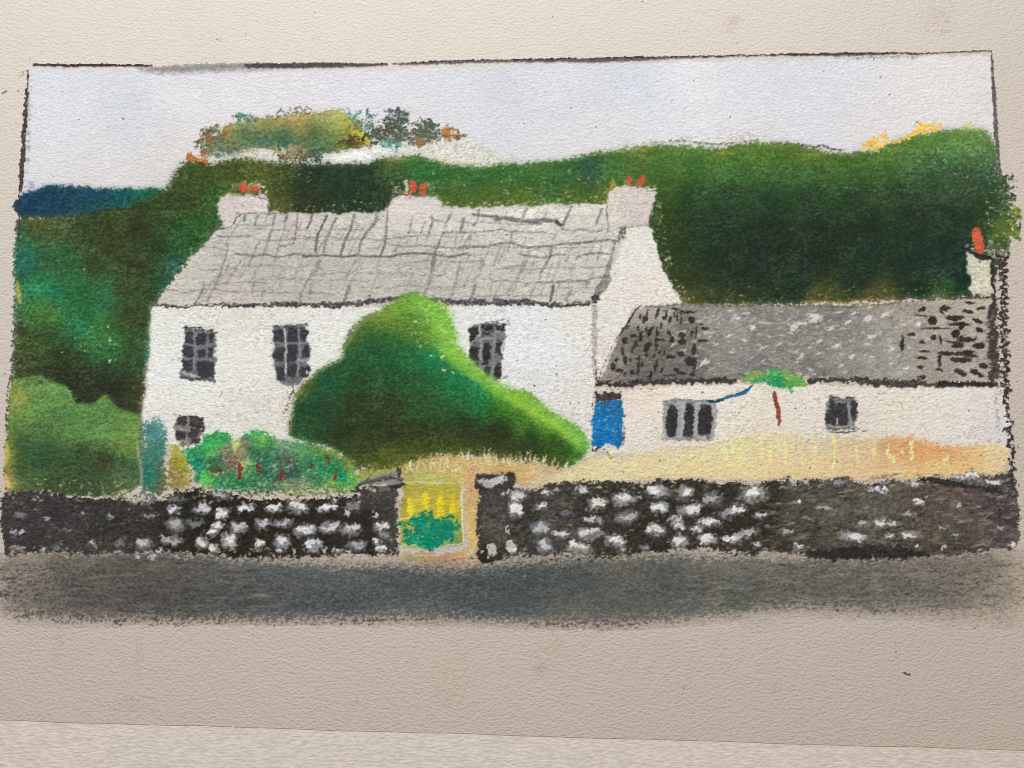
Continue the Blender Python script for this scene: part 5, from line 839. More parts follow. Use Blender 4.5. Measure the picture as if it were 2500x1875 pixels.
stones(SW, 625, [(145, 625, 120, 60, 205), (335, 620, 140, 80, 205), (570, 630, 130, 60), (790, 610, 100, 100, 120), (995, 590, 120, 70, 232), (60, 750, 110, 70, 180), (225, 745, 130, 60, 168), (400, 810, 140, 90, 200), (590, 785, 140, 70, 192), (765, 805, 130, 80, 190), (1015, 770, 90, 70, 220), (215, 905, 110, 95, 205), (465, 930, 120, 80, 200), (25, 920, 70, 60, 212), (810, 930, 140, 70, 150), (1015, 950, 80, 60, 232), (980, 890, 60, 60, 205), (1050, 850, 110, 55, 130),
       (915, 480, 80, 45, 190), (655, 970, 60, 45, 180), (745, 670, 40, 45, 190), (640, 570, 40, 40, 180), (1100, 870, 50, 50, 160), (550, 980, 40, 30, 185), (190, 985, 40, 30, 170), (740, 985, 60, 24, 190), (1120, 975, 60, 36, 170), (870, 590, 40, 40, 150), (975, 680, 40, 26, 190), (315, 985, 26, 26, 180)], 2)
SR = part('drawn_stone_wall', label='dark stone wall right of the gate with pale stones')
fill(SR, [(1172, 1200), (1240, 1192), (1290, 1196), (1340, 1182), (1420, 1176), (1500, 1174), (1560, 1176), (1620, 1168), (1700, 1172), (1760, 1176), (1850, 1178), (1950, 1172), (2040, 1170), (2100, 1178), (2180, 1172), (2260, 1172), (2340, 1166), (2420, 1158), (2470, 1152), (2482, 1200), (2488, 1270), (2486, 1330), (2440, 1342), (2360, 1350), (2250, 1362), (2120, 1366), (2000, 1358), (1900, 1348), (1830, 1352), (1760, 1342), (1650, 1344), (1540, 1356), (1470, 1362), (1400, 1352), (1320, 1356), (1250, 1362), (1180, 1372), (1168, 1330)],
     [(1200, 1280, 62, 60, 54), (1300, 1270, 54, 52, 46), (1350, 1260, 74, 70, 64), (1450, 1280, 52, 50, 42), (1600, 1270, 48, 46, 38), (1750, 1270, 48, 45, 36), (1860, 1240, 46, 43, 36), (1950, 1250, 76, 74, 64), (2050, 1250, 84, 81, 70), (2050, 1310, 76, 72, 62), (2150, 1230, 92, 88, 78), (2200, 1300, 80, 75, 64), (2280, 1220, 88, 78, 70), (2350, 1250, 94, 82, 76), (2420, 1220, 72, 66, 64), (2440, 1300, 80, 72, 70), (2300, 1320, 76, 71, 60), (1920, 1320, 60, 57, 48), (1700, 1335, 54, 48, 42)],
     soft=5, rag=3.5, press=0.97, hole=0.05, bite=0.85, vary=0.09)
flecks(0, [(1260, 1195), (1880, 1180), (1880, 1340), (1260, 1350)], 220, [(150, 142, 128), (120, 113, 100), (176, 166, 150), (36, 33, 28)], 95, press=0.6, size=(5, 13), ang=(-.6, .4), aspect=.45)
flecks(0, [(1900, 1185), (2470, 1170), (2475, 1335), (1900, 1340)], 520, [(136, 128, 114), (112, 98, 88), (160, 150, 136), (44, 40, 36), (92, 76, 68), (120, 112, 100)], 96, press=0.55, size=(9, 30), ang=(-.4, .15), aspect=.26)
flecks(0, [(1260, 1182), (2470, 1158), (2470, 1182), (1260, 1204)], 170, [(190, 172, 150), (166, 152, 134), (52, 48, 42)], 97, press=0.7, size=(6, 16), ang=(-.5, .3), aspect=.5)
flecks(0, [(1180, 1352), (2000, 1338), (2000, 1360), (1180, 1374)], 130, [(176, 162, 142), (150, 140, 124), (52, 47, 42)], 98, press=0.7, size=(5, 12), ang=(-.6, .6), aspect=.55)
stones(SR, 1250, [(50, 540, 110, 85, 205), (270, 500, 70, 50), (570, 485, 100, 50, 200), (30, 650, 100, 100, 225), (235, 625, 90, 50, 215), (695, 590, 125, 80, 215), (910, 555, 145, 80, 215), (1185, 490, 155, 85, 222), (1400, 510, 115, 85, 205), (1630, 545, 140, 100, 150), (1960, 510, 165, 105, 225), (1190, 630, 125, 75, 215), (1440, 640, 165, 80, 205), (1790, 650, 175, 80, 208), (2010, 685, 90, 40, 200), (635, 720, 110, 50, 185),
       (920, 710, 165, 90, 165), (1330, 730, 100, 60, 185), (1600, 745, 165, 60, 205), (240, 790, 150, 105, 168), (415, 840, 130, 60, 208), (630, 840, 190, 80, 188), (1160, 800, 120, 85, 205), (1350, 775, 80, 50, 200), (1500, 800, 80, 60, 200), (1890, 830, 180, 60, 170), (270, 930, 110, 80, 185), (550, 950, 160, 80, 210), (840, 890, 130, 80, 222), (1355, 905, 115, 90, 225), (1590, 880, 110, 80, 225), (1770, 875, 120, 60, 226),
       (10, 950, 55, 80, 208), (900, 970, 70, 45, 150), (450, 680, 130, 60, 92), (1985, 935, 50, 30, 180), (720, 740, 60, 60, 140), (1080, 960, 80, 40, 130), (1820, 590, 60, 40, 110), (1030, 540, 40, 40, 150)], 3)
stones(SR, 1875, [(900, 480, 150, 34, 200), (1190, 440, 120, 40, 190), (1220, 580, 80, 50, 210), (470, 630, 150, 40, 150), (910, 750, 95, 75, 206), (760, 760, 90, 40, 170), (1000, 760, 60, 50, 190), (690, 860, 195, 60, 205), (980, 850, 80, 50, 176), (1140, 850, 100, 60, 200), (1640, 370, 120, 70, 222), (1540, 385, 80, 45, 190), (1810, 430, 120, 40, 200), (130, 820, 120, 50, 150), (1420, 790, 90, 30, 160), (1980, 925, 40, 25, 226), (245, 575, 36, 24, 210),
       (600, 420, 130, 70, 132), (190, 430, 60, 40, 160), (290, 425, 50, 40, 165), (930, 430, 110, 50, 120), (1520, 850, 60, 40, 176), (1550, 610, 60, 40, 165), (1880, 800, 50, 40, 150), (1700, 620, 60, 30, 140), (245, 940, 60, 40, 190), (1210, 940, 36, 24, 210), (1420, 950, 30, 30, 180), (1150, 690, 100, 40, 150), (1280, 540, 60, 24, 150)], 4)
stroke(SR, Z(1875, 1050, B, [(1210, 410, 6), (1300, 400, 12), (1420, 420, 18), (1560, 440, 14), (1760, 480, 10), (1900, 500, 8)]), 14, (52, 49, 48), press=0.85, soft=3)
stroke(SR, Z(1875, 1050, B, [(290, 985, 8), (420, 1015, 24), (650, 995, 32), (850, 990, 32), (1100, 990, 26), (1300, 1010, 8)]), 24, (44, 42, 41), press=0.95, soft=6, rag=3, bite=0.5)
stroke(SR, Z(1875, 1050, B, [(1250, 540), (1280, 640), (1200, 720), (1050, 740), (1040, 860)]), 8, (70, 52, 46), press=0.5, soft=2.5)
# gate posts
for nm, lab_, outl, cap, L in [
    ('left', 'dark stone gatepost left of the gate', [(872, 1198), (884, 1184), (966, 1186), (972, 1230), (970, 1350), (955, 1352), (950, 1250), (878, 1240)], None, None)]:
    GP = part('drawn_gatepost', label=lab_)
    fill(GP, outl, (64, 60, 56), soft=3, rag=4, press=0.85, curve=False, bite=0.8)
    q = part('drawn_cap_stone', GP, 'grey slab cap on the left gatepost')
    fill(q, Z(840, 1100, GD, [(170, 350), (330, 330), (420, 290), (600, 240), (660, 210), (690, 330), (710, 400), (640, 440), (500, 400), (330, 400), (180, 410)]), (132, 130, 128), soft=2.5, rag=2.5, press=0.93, curve=False, bite=0.7)
    for pts, w, c, pr in [([(170, 380), (300, 370), (500, 330), (690, 340)], 6, (76, 73, 72), .85), ([(200, 350), (400, 345), (560, 300)], 5, (96, 94, 92), .7), ([(640, 210), (660, 300)], 9, (62, 58, 56), .85), ([(560, 430), (640, 420), (700, 390)], 9, (52, 49, 46), .9), ([(160, 400), (155, 490)], 6, (56, 52, 48), .8), ([(400, 380), (560, 400)], 7, (150, 148, 148), .6), ([(440, 450), (520, 440)], 14, (112, 110, 110), .6), ([(270, 430), (360, 470)], 10, (190, 180, 160), .6)]:
        stroke(q, Z(840, 1100, GD, pts), w, c, press=pr, soft=1.8, rag=2)
    stroke(GP, Z(840, 1100, GD, [(600, 480), (610, 700), (610, 1000)]), 10, (84, 78, 68), press=0.6, soft=4)
GP = part('drawn_gatepost', label='dark stone gatepost right of the gate')
fill(GP, Z(840, 1100, GD, [(1620, 470), (1890, 460), (1910, 700), (1900, 1000), (1890, 1180), (1800, 1260), (1780, 1330), (1690, 1320), (1590, 1330), (1560, 1210), (1620, 1080), (1600, 860), (1640, 760), (1620, 620)]), [(1195, 1220, 66, 64, 60), (1200, 1290, 84, 81, 74), (1215, 1250, 74, 71, 66), (1190, 1350, 44, 40, 34)], soft=3, rag=4, press=0.93, curve=False, bite=0.6, vary=0.1)
flecks(0, Z(840, 1100, GD, [(1640, 500), (1890, 490), (1890, 1150), (1650, 1150)]), 70, [(96, 92, 84), (50, 47, 42), (120, 115, 104)], 99, press=0.5, size=(5, 12), ang=(1, 2))
q = part('drawn_cap_stone', GP, 'grey and white cap stone on the right gatepost')
fill(q, Z(840, 1100, GD, [(1530, 285), (1700, 270), (2000, 265), (2005, 430), (1930, 460), (1700, 465), (1540, 470)]), (58, 54, 52), soft=2, rag=3, press=0.95, curve=False, bite=0.6)
for x, y, w, h, c in [(1850, 320, 34, 15, (206, 206, 210)), (1760, 360, 44, 16, (190, 190, 194)), (1680, 390, 22, 16, (170, 168, 168)), (1620, 355, 20, 8, (184, 182, 178)), (1720, 430, 14, 10, (196, 192, 184))]:
    dab(q, *Z(840, 1100, GD, [(x, y)])[0], w, h, c, -0.15, rag=3, press=0.85)
for x, y, w, h in [(1930, 470, 12, 14), (1735, 1160, 16, 26), (1620, 1190, 10, 9), (1720, 1250, 12, 14), (1930, 930, 8, 30), (1950, 1120, 20, 26), (2040, 540, 24, 20), (1610, 890, 7, 12), (1850, 520, 8, 8)]:
    dab(GP, *Z(840, 1100, GD, [(x, y)])[0], w, h, (196, 190, 180), 0.1, rag=3.5, press=0.75, bite=.9)

# ---- gate
GATE = part('drawn_gate', label='yellow-green garden gate between the stone posts')
KE = lambda pts: Z(840, 1100, GD, pts)
fill(GATE, KE([(690, 400), (900, 390), (1100, 390), (1390, 390), (1380, 600), (1395, 900), (1410, 1090), (1300, 1130), (1000, 1150), (680, 1160), (650, 1100), (650, 700), (670, 480)]),
     [p for p in KE([(720, 460, 164, 158, 72), (760, 600, 190, 174, 60), (900, 460, 170, 166, 72), (960, 560, 196, 178, 58), (1040, 560, 168, 162, 70), (1130, 620, 198, 180, 54), (1200, 480, 180, 172, 66), (1280, 600, 202, 182, 60), (1350, 500, 176, 168, 70), (700, 800, 170, 160, 62), (1200, 760, 176, 168, 64), (700, 1000, 160, 156, 70), (1350, 1000, 128, 152, 80), (800, 1120, 134, 156, 104), (1200, 1110, 130, 160, 110), (1360, 1110, 110, 134, 80), (680, 600, 148, 142, 72)])],
     soft=3, rag=3, press=0.95, curve=False, bite=0.6, cr=9)
for x, y0, y1, w in [(770, 560, 740, 16), (960, 490, 700, 12), (1130, 560, 730, 22), (1150, 470, 540, 8), (1275, 540, 740, 15)]:
    p = part('drawn_gate_slat', GATE)
    (xa, ya), (xb, yb) = KE([(x, y0), (x, y1)])
    stroke(p, [(xa, ya, w * .6), (xa + 1, (ya + yb) / 2, w), (xb, yb, w * .8)], w, (228, 206, 44), press=0.78, soft=2.5, rag=2.5, bite=0.7)
fr = part('drawn_gate_frame', GATE, 'pale chalk outline of the gate')
for pts, w, c, pr in [([(700, 375), (900, 370), (1150, 380), (1400, 375)], 5, (206, 206, 140), .7), ([(1395, 440), (1380, 560), (1385, 760), (1395, 900), (1405, 1080)], 3.5, (238, 232, 160), .85), ([(650, 1140), (760, 1110), (900, 1140), (980, 1130), (1100, 1150), (1250, 1110), (1410, 1085)], 4, (206, 214, 160), .65), ([(660, 800), (720, 795), (785, 785)], 3.5, (232, 226, 160), .8), ([(640, 620), (645, 700), (655, 780)], 3, (206, 196, 140), .6), ([(960, 260), (955, 400)], 4, (196, 200, 120), .5)]:
    stroke(fr, KE(pts), w, c, press=pr, soft=1.3, rag=1.2)
stroke(GATE, KE([(850, 240), (930, 270), (1100, 320), (1300, 300)]), 8, (196, 196, 130), press=0.5, soft=3)
fill(GATE, KE([(740, 300), (900, 280), (1100, 290), (1320, 290), (1380, 350), (1200, 370), (900, 365), (740, 360)]), (178, 178, 96), soft=5, press=0.65)
GS = part('drawn_gate_shrub', GATE, 'dark teal shrub mark at the foot of the gate')
fill(GS, KE([(690, 1050), (760, 1020), (840, 940), (930, 860), (1000, 830), (1120, 800), (1250, 830), (1290, 900), (1300, 1000), (1250, 1070), (1150, 1110), (1030, 1150), (900, 1100), (780, 1080)]), (14, 132, 100), soft=2, rag=4, press=0.97, bite=0.6)
scribble(GS, *KE([(1000, 900)])[0], 62, 28, 34, [(22, 130, 98), (40, 134, 92), (16, 128, 100)], 6, seed=23, press=0.85)
for pts in [[(830, 760), (850, 800), (900, 760), (950, 715)], [(760, 840), (840, 830), (860, 780)], [(990, 790), (1050, 780), (1080, 820)], [(1150, 780), (1200, 800), (1270, 750), (1290, 780)], [(1330, 790), (1350, 860), (1340, 930)], [(720, 900), (740, 960), (710, 1000)], [(700, 1060), (800, 1100), (900, 1120), (1040, 1160)]]:
    stroke(GS, KE(pts), 7, (24, 128, 92), press=0.85, soft=1.6, rag=2.5)
flecks(0, KE([(800, 900), (1250, 860), (1280, 1060), (850, 1080)]), 16, [(120, 160, 90), (150, 190, 140)], 100, press=0.7, size=(4, 9))

# ---- border
BT = part('drawn_border_line', label='dark ruled pencil line along the top of the drawing')
stroke(BT, [(82, 158, 7), (160, 159, 8), (260, 159, 8), (370, 160, 6)], 8, (62, 52, 52), press=0.97, soft=1.6, rag=0.8, bite=0.45)
stroke(BT, [(340, 168, 6), (400, 170, 20), (480, 166, 22), (560, 164, 20), (640, 162, 18), (720, 161, 12)], 18, (140, 138, 136), press=0.82, soft=8, bite=0.25)
stroke(BT, [(600, 161, 10), (700, 160, 14), (800, 159, 14), (860, 159, 10), (944, 156, 7)], 12, (80, 76, 77), press=0.92, soft=2.5, rag=0.8, bite=0.45)
stroke(BT, [(958, 156, 4), (1010, 154, 8), (1080, 152, 10), (1150, 150, 9), (1250, 148, 9), (1400, 147, 10), (1480, 146, 12), (1560, 143, 12), (1640, 140, 8), (1760, 137, 6), (1870, 134, 5)], 9, (96, 90, 90), press=0.88, soft=2.5, rag=0.8, bite=0.45)
for k in range(22):
    x = 1250 + k * 27.5; y = 145 - (x - 1250) * 0.0165
    if k % 7 == 6: continue
    stroke(BT, [(x, y), (x + 19, y - 0.5)], 5 if k < 14 else 4, (62, 58, 58), press=0.85, soft=1.3, rag=0.8, bite=0.45)
stroke(BT, [(1000, 152), (1100, 148), (1180, 146)], 5, (72, 68, 70), press=0.7)
stroke(BT, [(1870, 134, 4), (1925, 133, 7), (1990, 133, 6), (2060, 132, 9), (2140, 130, 8), (2200, 130, 6), (2260, 131, 4), (2330, 127, 4), (2420, 124, 4)], 6, (70, 65, 64), press=0.95, soft=1.7, rag=0.8, bite=0.45)
stroke(BT, [(2040, 138, 6), (2150, 139, 12), (2260, 137, 6)], 8, (160, 156, 154), press=0.55, soft=4)
BL = part('drawn_border_line', label='dark pencil line down the left side of the drawing')
stroke(BL, [(67, 172, 4), (66, 220, 8), (62, 280, 12), (58, 340, 13), (54, 400, 14), (52, 440, 12), (50, 466, 7)], 12, (72, 64, 62), press=0.85, soft=2.5, rag=1.5)
stroke(BL, [(76, 200, 4), (72, 290, 10), (68, 380, 10), (64, 440, 6)], 8, (176, 170, 166), press=0.5, soft=5)
stroke(BL, [(48, 440), (46, 480), (47, 530), (44, 600)], 4, (66, 60, 58), press=0.85, soft=1.3, rag=0.8)
stroke(BL, [(38, 735, 8), (40, 790, 10), (34, 850, 9), (28, 900, 6), (18, 960, 7), (16, 1030, 8), (12, 1100, 4)], 8, (96, 90, 84), press=0.55, soft=3, bite=1.0)
dab(BL, 50, 180, 30, 16, (160, 152, 144), -0.6, press=0.45, soft=5)
stroke(BL, [(70, 158), (74, 142)], 3, (120, 112, 104), press=0.6); stroke(BL, [(5, 228), (16, 222)], 4, (90, 84, 80), press=0.7); dab(BL, 43, 222, 6, 4, (80, 74, 70), press=.8)
BR = part('drawn_border_line', label='black chalk line down the right side of the drawing')
stroke(BR, [(2421, 124, 4), (2423, 180, 7), (2428, 240, 9), (2432, 320, 11), (2437, 380, 8), (2444, 440, 5)], 8, (98, 92, 90), press=0.88, soft=1.8, rag=1.2)
zz = []
for k in range(44):
    y = 622 + k * 8.0
    zz.append((2446 + (y - 622) * 0.028 + (9 if k % 2 else -7) + 3 * math.sin(k * 1.7), y, 9))
stroke(BR, zz, 9, (62, 56, 53), press=0.82, soft=2, rag=3, bite=0.95)
fill(BR, Z(2200, 550, RT, [(860, 800), (960, 770), (970, 900), (960, 1100), (980, 1350), (960, 1560), (880, 1560), (850, 1350), (860, 1000)]), (66, 61, 58), soft=5, rag=5, press=0.9, curve=False, bite=0.8)
flecks(0, Z(2200, 550, RT, [(870, 850), (1040, 850), (1050, 1580), (880, 1560)]), 70, [(150, 140, 126), (196, 180, 160), (100, 92, 84)], 101, press=0.65, size=(5, 11), ang=(-.9, .4))
stroke(BR, Z(2200, 550, RT, [(905, 690), (925, 760), (910, 800)]), 10, (62, 56, 54), press=0.9)
stroke(BR, [(2452, 962, 8), (2462, 1000, 14), (2464, 1050, 14), (2468, 1100, 14), (2472, 1140, 12), (2470, 1180, 14), (2476, 1210, 12)], 13, (64, 58, 56), press=0.78, soft=2.5, rag=4.5, bite=1.0)

# ---- smudges, crumbs and specks on the bare paper
for x, y, w, h, c, an, pr, so in [(1318, 1634, 26, 26, (160, 148, 134), 0, .5, 7), (1345, 1585, 60, 60, (180, 168, 150), .6, .3, 14), (1100, 1650, 60, 120, (186, 176, 150), 0, .2, 20), (2450, 1515, 60, 24, (150, 144, 130), 0, .55, 8),
                                 (2320, 1515, 40, 40, (168, 158, 142), 0, .35, 12), (1865, 1512, 80, 40, (176, 168, 154), 0, .4, 14), (1790, 55, 34, 22, (198, 180, 160), -.7, .5, 8), (2290, 40, 60, 60, (200, 190, 174), 0, .35, 18),
                                 (138, 1575, 16, 40, (172, 158, 146), 0, .3, 6), (335, 1600, 10, 60, (172, 158, 146), 0, .3, 6), (310, 1715, 60, 30, (172, 158, 146), 0, .3, 6), (1670, 1680, 16, 14, (172, 158, 146), 0, .45, 5), (1890, 1678, 22, 14, (172, 158, 146), 0, .35, 6)]:
    dab(part('drawn_smudge'), x, y, w, h, c, an, press=pr, soft=so, bite=0.25, lab_at=0.03)
DUST = part('chalk_crumbs', label='tiny dark chalk crumbs scattered over the sheet', kind='stuff')
r = np.random.default_rng(77)
for x, y, s in [(2380, 1532, 7), (2386, 1529, 6), (2219, 1645, 9), (2188, 1604, 4), (2186, 1590, 4), (2195, 1632, 4), (2347, 1687, 5), (2187, 1575, 4), (616, 1548, 4), (872, 1711, 4), (575, 1774, 4), (530, 96, 6), (538, 98, 4), (523, 140, 3), (600, 82, 4), (768, 30, 4), (764, 93, 4), (788, 141, 3), (1349, 40, 4), (1357, 132, 3), (1799, 105, 5), (1568, 3, 5),
                (2150, 188, 4), (2238, 299, 4), (2172, 231, 4), (1694, 198, 4), (1641, 247, 4), (1280, 303, 4), (1393, 264, 4), (1455, 311, 4), (1782, 285, 4), (1764, 337, 4), (2009, 174, 4), (2133, 145, 5), (300, 290, 6), (153, 224, 3), (194, 292, 3), (2480, 690, 6), (2482, 930, 4), (2486, 1092, 6), (1262, 880, 4), (1304, 942, 7), (1332, 780, 4), (1359, 914, 5), (1391, 984, 5), (1413, 983, 4), (1440, 1027, 4), (1332, 1010, 4), (1358, 894, 5),
                (1715, 958, 7), (1804, 1008, 5), (1943, 997, 6), (1967, 996, 5), (2043, 1128, 5), (1879, 1152, 5), (2394, 1112, 5), (2352, 1136, 4), (1656, 1140, 5), (1610, 1125, 5), (1522, 1152, 5), (1624, 1124, 4), (1978, 1143, 4), (1310, 638, 4), (1284, 697, 5), (1249, 662, 3), (1237, 573, 4), (1857, 1136, 4), (1607, 1007, 4), (2365, 1003, 5), (2145, 960, 5), (10, 911, 5), (2490, 540, 5)]:
    dab(DUST, x, y, s * .85, max(2.6, s * .6), (84, 75, 68), r.uniform(-1, 1), soft=1, rag=.6, press=1.0, bite=0.1, lab_at=.25)
stroke(DUST, [(2012 + 190, 1640), (2012 + 208, 1648)], 4, (80, 72, 64), press=.9)
for _ in range(40):
    x, y = r.uniform(1900, 2490), r.uniform(1500, 1760)
    dab(DUST, x, y, 3.4, 2.6, (160, 144, 130), r.uniform(-1, 1), soft=1, rag=.6, press=r.uniform(.4, .8), bite=0.1, lab_at=.25)

finish()
# ------------------------------------------------------------------ sheet measurements -> metres on the sheet
def on_sheet(u, v):
    """measured point (as read off the photograph, 2500 across) -> flat sheet, metres"""
    a = (np.asarray(u, float) - 1250.0) / LENS_PX
    b = (937.5 - np.asarray(v, float)) / LENS_PX
    c, s = math.cos(TILT), math.sin(TILT)
    t = REACH * c / (c - b * s)
    return a * t, -REACH * s + t * (b * c + s)

def lin(c):
    c = np.clip(np.asarray(c, float) / 255.0, 0, 1)
    return np.where(c <= 0.04045, c / 12.92, ((c + 0.055) / 1.055) ** 2.4)

PAPER_ALBEDO = np.array([0.664, 0.590, 0.516])

# ------------------------------------------------------------------ materials
def nodes_of(name):
    m = bpy.data.materials.new(name); m.use_nodes = True
    nt = m.node_tree; b = nt.nodes['Principled BSDF']
    b.inputs['Roughness'].default_value = 0.95
    b.inputs['Specular IOR Level'].default_value = 0.12
    return m, nt, b

def noise(nt, vec, scale, detail=2.0, rough=0.5):
    n = nt.nodes.new('ShaderNodeTexNoise'); n.inputs['Scale'].default_value = scale
    n.inputs['Detail'].default_value = detail; n.inputs['Roughness'].default_value = rough
    nt.links.new(vec, n.inputs['Vector']); return n.outputs['Fac']

def mapping(nt, rot, scale, src):
    m = nt.nodes.new('ShaderNodeMapping')
    m.inputs['Rotation'].default_value = (0, 0, rot); m.inputs['Scale'].default_value = scale
    nt.links.new(src, m.inputs['Vector']); return m.outputs['Vector']

def math_node(nt, op, a, b):
    n = nt.nodes.new('ShaderNodeMath'); n.operation = op
    for k, v in enumerate((a, b)):
        if isinstance(v, (int, float)): n.inputs[k].default_value = v
        else: nt.links.new(v, n.inputs[k])
    return n.outputs[0]

def tooth(nt, strength, dist):
    """the moulded grain of the drawing paper"""
    tc = nt.nodes.new('ShaderNodeTexCoord').outputs['Object']
    a = noise(nt, mapping(nt, 0.35, (0.6, 1.0, 1.0), tc), 1000.0, 2.0)
    b = noise(nt, mapping(nt, -0.5, (0.6, 1.0, 1.0), tc), 2100.0, 2.0)
    c = noise(nt, tc, 170.0, 2.0)
    h = math_node(nt, 'ADD', math_node(nt, 'MULTIPLY', a, 1.0), math_node(nt, 'MULTIPLY', b, 0.6))
    h = math_node(nt, 'ADD', h, math_node(nt, 'MULTIPLY', c, 0.5))
    bump = nt.nodes.new('ShaderNodeBump'); bump.inputs['Strength'].default_value = strength
    bump.inputs['Distance'].default_value = dist
    nt.links.new(h, bump.inputs['Height'])
    return tc, bump.outputs['Normal'], h

def tint(nt, base, facs):
    """base colour (socket or tuple) multiplied by 1 +- amount of each noise"""
    f = None
    for fac, amt in facs:
        q = math_node(nt, 'ADD', math_node(nt, 'MULTIPLY', math_node(nt, 'SUBTRACT', fac, 0.5), amt), 1.0)
        f = q if f is None else math_node(nt, 'MULTIPLY', f, q)
    mx = nt.nodes.new('ShaderNodeVectorMath'); mx.operation = 'SCALE'
    if isinstance(base, tuple): mx.inputs[0].default_value = base
    else: nt.links.new(base, mx.inputs[0])
    nt.links.new(f, mx.inputs['Scale']); return mx.outputs[0]

BUMP = 0.85
mat_paper, nt, b = nodes_of('cream_drawing_paper')
tc, nrm, h = tooth(nt, BUMP, 0.00042)
nt.links.new(nrm, b.inputs['Normal'])
nt.links.new(tint(nt, tuple(PAPER_ALBEDO), [(noise(nt, tc, 900.0, 2.0), 0.10), (noise(nt, tc, 14.0, 3.0), 0.07)]), b.inputs['Base Color'])

mat_chalk, nt, b = nodes_of('chalk_pigment')
tc, nrm, h = tooth(nt, BUMP * 0.9, 0.00042)
nt.links.new(nrm, b.inputs['Normal'])
at = nt.nodes.new('ShaderNodeAttribute'); at.attribute_name = 'pigment'
nt.links.new(tint(nt, at.outputs['Color'], [(noise(nt, tc, 1500.0, 2.0), 0.30), (noise(nt, mapping(nt, -0.3, (0.5, 1.0, 1.0), tc), 700.0, 2.0), 0.12)]), b.inputs['Base Color'])

mat_under, nt, b = nodes_of('mottled_white_paper')
tc = nt.nodes.new('ShaderNodeTexCoord').outputs['Object']
n1 = noise(nt, mapping(nt, 0.0, (0.3, 1.0, 1.0), tc), 1200.0, 3.0, 0.6)
n2 = noise(nt, mapping(nt, 0.0, (0.6, 1.0, 1.0), tc), 150.0, 3.0, 0.6)
n3 = noise(nt, tc, 16.0, 2.0)
bump = nt.nodes.new('ShaderNodeBump'); bump.inputs['Strength'].default_value = 0.8; bump.inputs['Distance'].default_value = 0.0004
nt.links.new(n1, bump.inputs['Height']); nt.links.new(bump.outputs['Normal'], b.inputs['Normal'])
ramp = nt.nodes.new('ShaderNodeMix'); ramp.data_type = 'RGBA'
nt.links.new(n3, ramp.inputs['Factor'])
ramp.inputs['A'].default_value = (0.79, 0.75, 0.66, 1); ramp.inputs['B'].default_value = (0.83, 0.765, 0.675, 1)
nt.links.new(tint(nt, ramp.outputs['Result'], [(n1, 0.75), (n2, 0.22)]), b.inputs['Base Color'])

mat_table, nt, b = nodes_of('pale_table_top')
tc = nt.nodes.new('ShaderNodeTexCoord').outputs['Object']
nt.links.new(tint(nt, (0.55, 0.50, 0.44), [(noise(nt, mapping(nt, 0, (0.1, 1, 1), tc), 60.0, 3.0), 0.25)]), b.inputs['Base Color'])

# ------------------------------------------------------------------ surface and sheets
def slab(name, corners, z0, z1, mat):
    n = len(corners)
    vs_ = [(x, y, z1) for x, y in corners] + [(x, y, z0) for x, y in corners]
    fs = [tuple(range(n)), tuple(range(2 * n - 1, n - 1, -1))] + [(k + n, (k + 1) % n + n, (k + 1) % n, k) for k in range(n)]
    me = bpy.data.meshes.new(name); me.from_pydata(vs_, [], fs); me.update(); me.materials.append(mat)
    o = bpy.data.objects.new(name, me); scene.collection.objects.link(o); return o

PZ = 0.00018                                     # sheet thickness
table = slab('table_surface', [(-0.9, -0.7), (0.9, -0.7), (0.9, 0.7), (-0.9, 0.7)], -0.03, -2 * PZ - 0.0001, mat_table)
table['kind'] = 'structure'
under = slab('backing_sheet', [(-0.40, -0.33), (0.40, -0.325), (0.40, 0.30), (-0.40, 0.30)], -2 * PZ - 0.0001, -PZ - 0.00004, mat_under)
under['label'] = 'mottled off-white sheet showing along the bottom, under the drawing'
under['category'] = 'paper'

drawing = bpy.data.objects.new('pastel_drawing', None)
scene.collection.objects.link(drawing)
drawing.location = (0.0, 0.0, -PZ)
drawing.empty_display_size = 0.05
drawing['label'] = 'chalk pastel drawing of white cottages behind a stone wall on cream paper'
drawing['category'] = 'drawing'

bl_ = np.array(on_sheet(-190, 1758 - 190 * 0.0296)); br_ = np.array(on_sheet(2690, 1758 + 2690 * 0.0296))
e = (br_ - bl_) / np.linalg.norm(br_ - bl_); nrm_ = np.array([-e[1], e[0]])
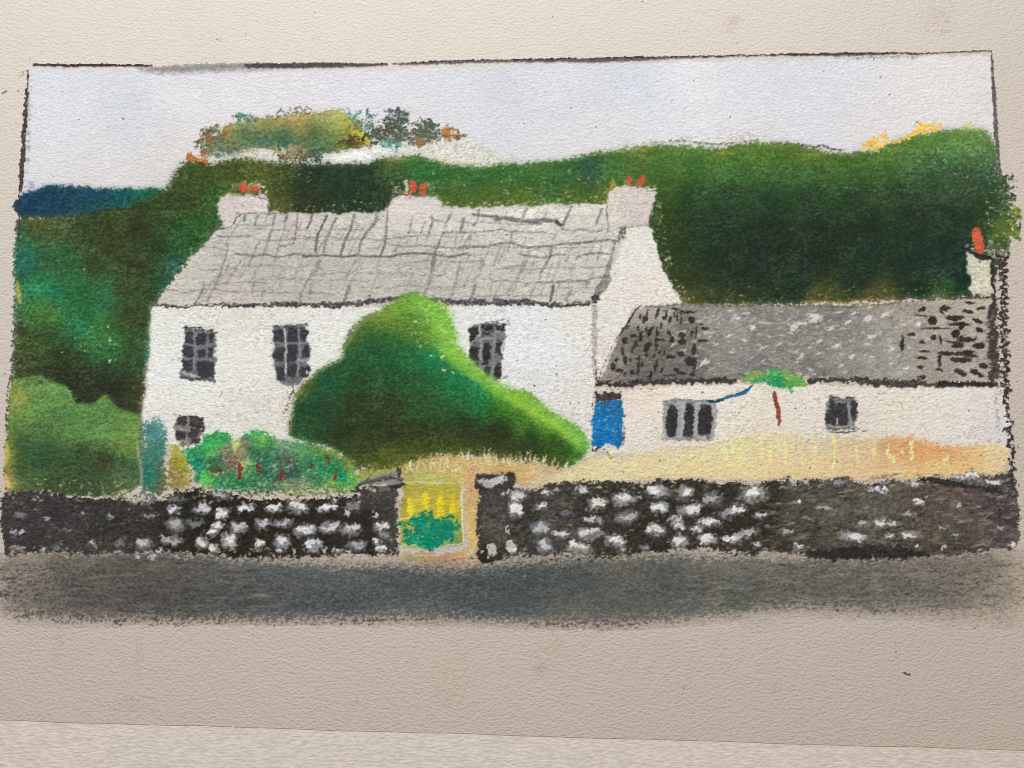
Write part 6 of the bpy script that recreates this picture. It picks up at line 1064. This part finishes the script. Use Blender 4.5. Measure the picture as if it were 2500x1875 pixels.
# the torn-straight lower edge wanders by a fraction of a millimetre
low = [tuple(bl_ + (br_ - bl_) * t + nrm_ * (0.00012 * math.sin(31 * t) + 0.00008 * math.sin(83 * t + 1))) for t in np.linspace(0, 1, 60)]
paper = slab('paper_sheet', low + [tuple(br_ + nrm_ * 0.36), tuple(bl_ + nrm_ * 0.36)], 0.0, PZ, mat_paper)
paper.parent = drawing
paper['label'] = 'bare cream paper with moulded grain'

# ------------------------------------------------------------------ chalk patches, one mesh for each drawn thing
U, V = np.meshgrid(gx, gy)
PX, PY = on_sheet(U, V)
COL = lin(OUT) / lin(PAPER) * PAPER_ALBEDO
COL = np.clip(COL, 0.004, 0.92)
lab = LAB[:-1, :-1]
flat = lab.ravel()
order = np.argsort(flat, kind='stable')
counts = np.bincount(flat, minlength=len(PARTS))
start = np.concatenate([[0], np.cumsum(counts)])
FILM = PZ + 0.00006
made = {}
for pid in range(1, len(PARTS)):
    name, par, label, kind = PARTS[pid]
    if counts[pid] < 4: continue
    cells = order[start[pid]:start[pid + 1]]
    j, i = np.divmod(cells, NX - 1)
    v00 = j * NX + i
    quads = np.stack([v00 + NX, v00 + NX + 1, v00 + 1, v00], 1)          # counter-clockwise seen from above
    used, idx = np.unique(quads.ravel(), return_inverse=True)
    co = np.stack([PX.ravel()[used], PY.ravel()[used], np.full(len(used), FILM)], 1).astype(np.float32)
    me = bpy.data.meshes.new(name)
    me.vertices.add(len(used)); me.vertices.foreach_set('co', co.ravel())
    n = len(quads)
    me.loops.add(4 * n); me.loops.foreach_set('vertex_index', idx.astype(np.int32).ravel())
    me.polygons.add(n); me.polygons.foreach_set('loop_start', np.arange(0, 4 * n, 4, dtype=np.int32))
    at_ = me.attributes.new('pigment', 'FLOAT_COLOR', 'POINT')
    c4 = np.ones((len(used), 4), np.float32); c4[:, :3] = COL.reshape(-1, 3)[used]
    at_.data.foreach_set('color', c4.ravel())
    me.update(); me.materials.append(mat_chalk)
    o = bpy.data.objects.new(name, me); scene.collection.objects.link(o)
    o.parent = made.get(par, drawing)
    if label: o['label'] = label
    if kind: o['kind'] = kind
    made[pid] = o
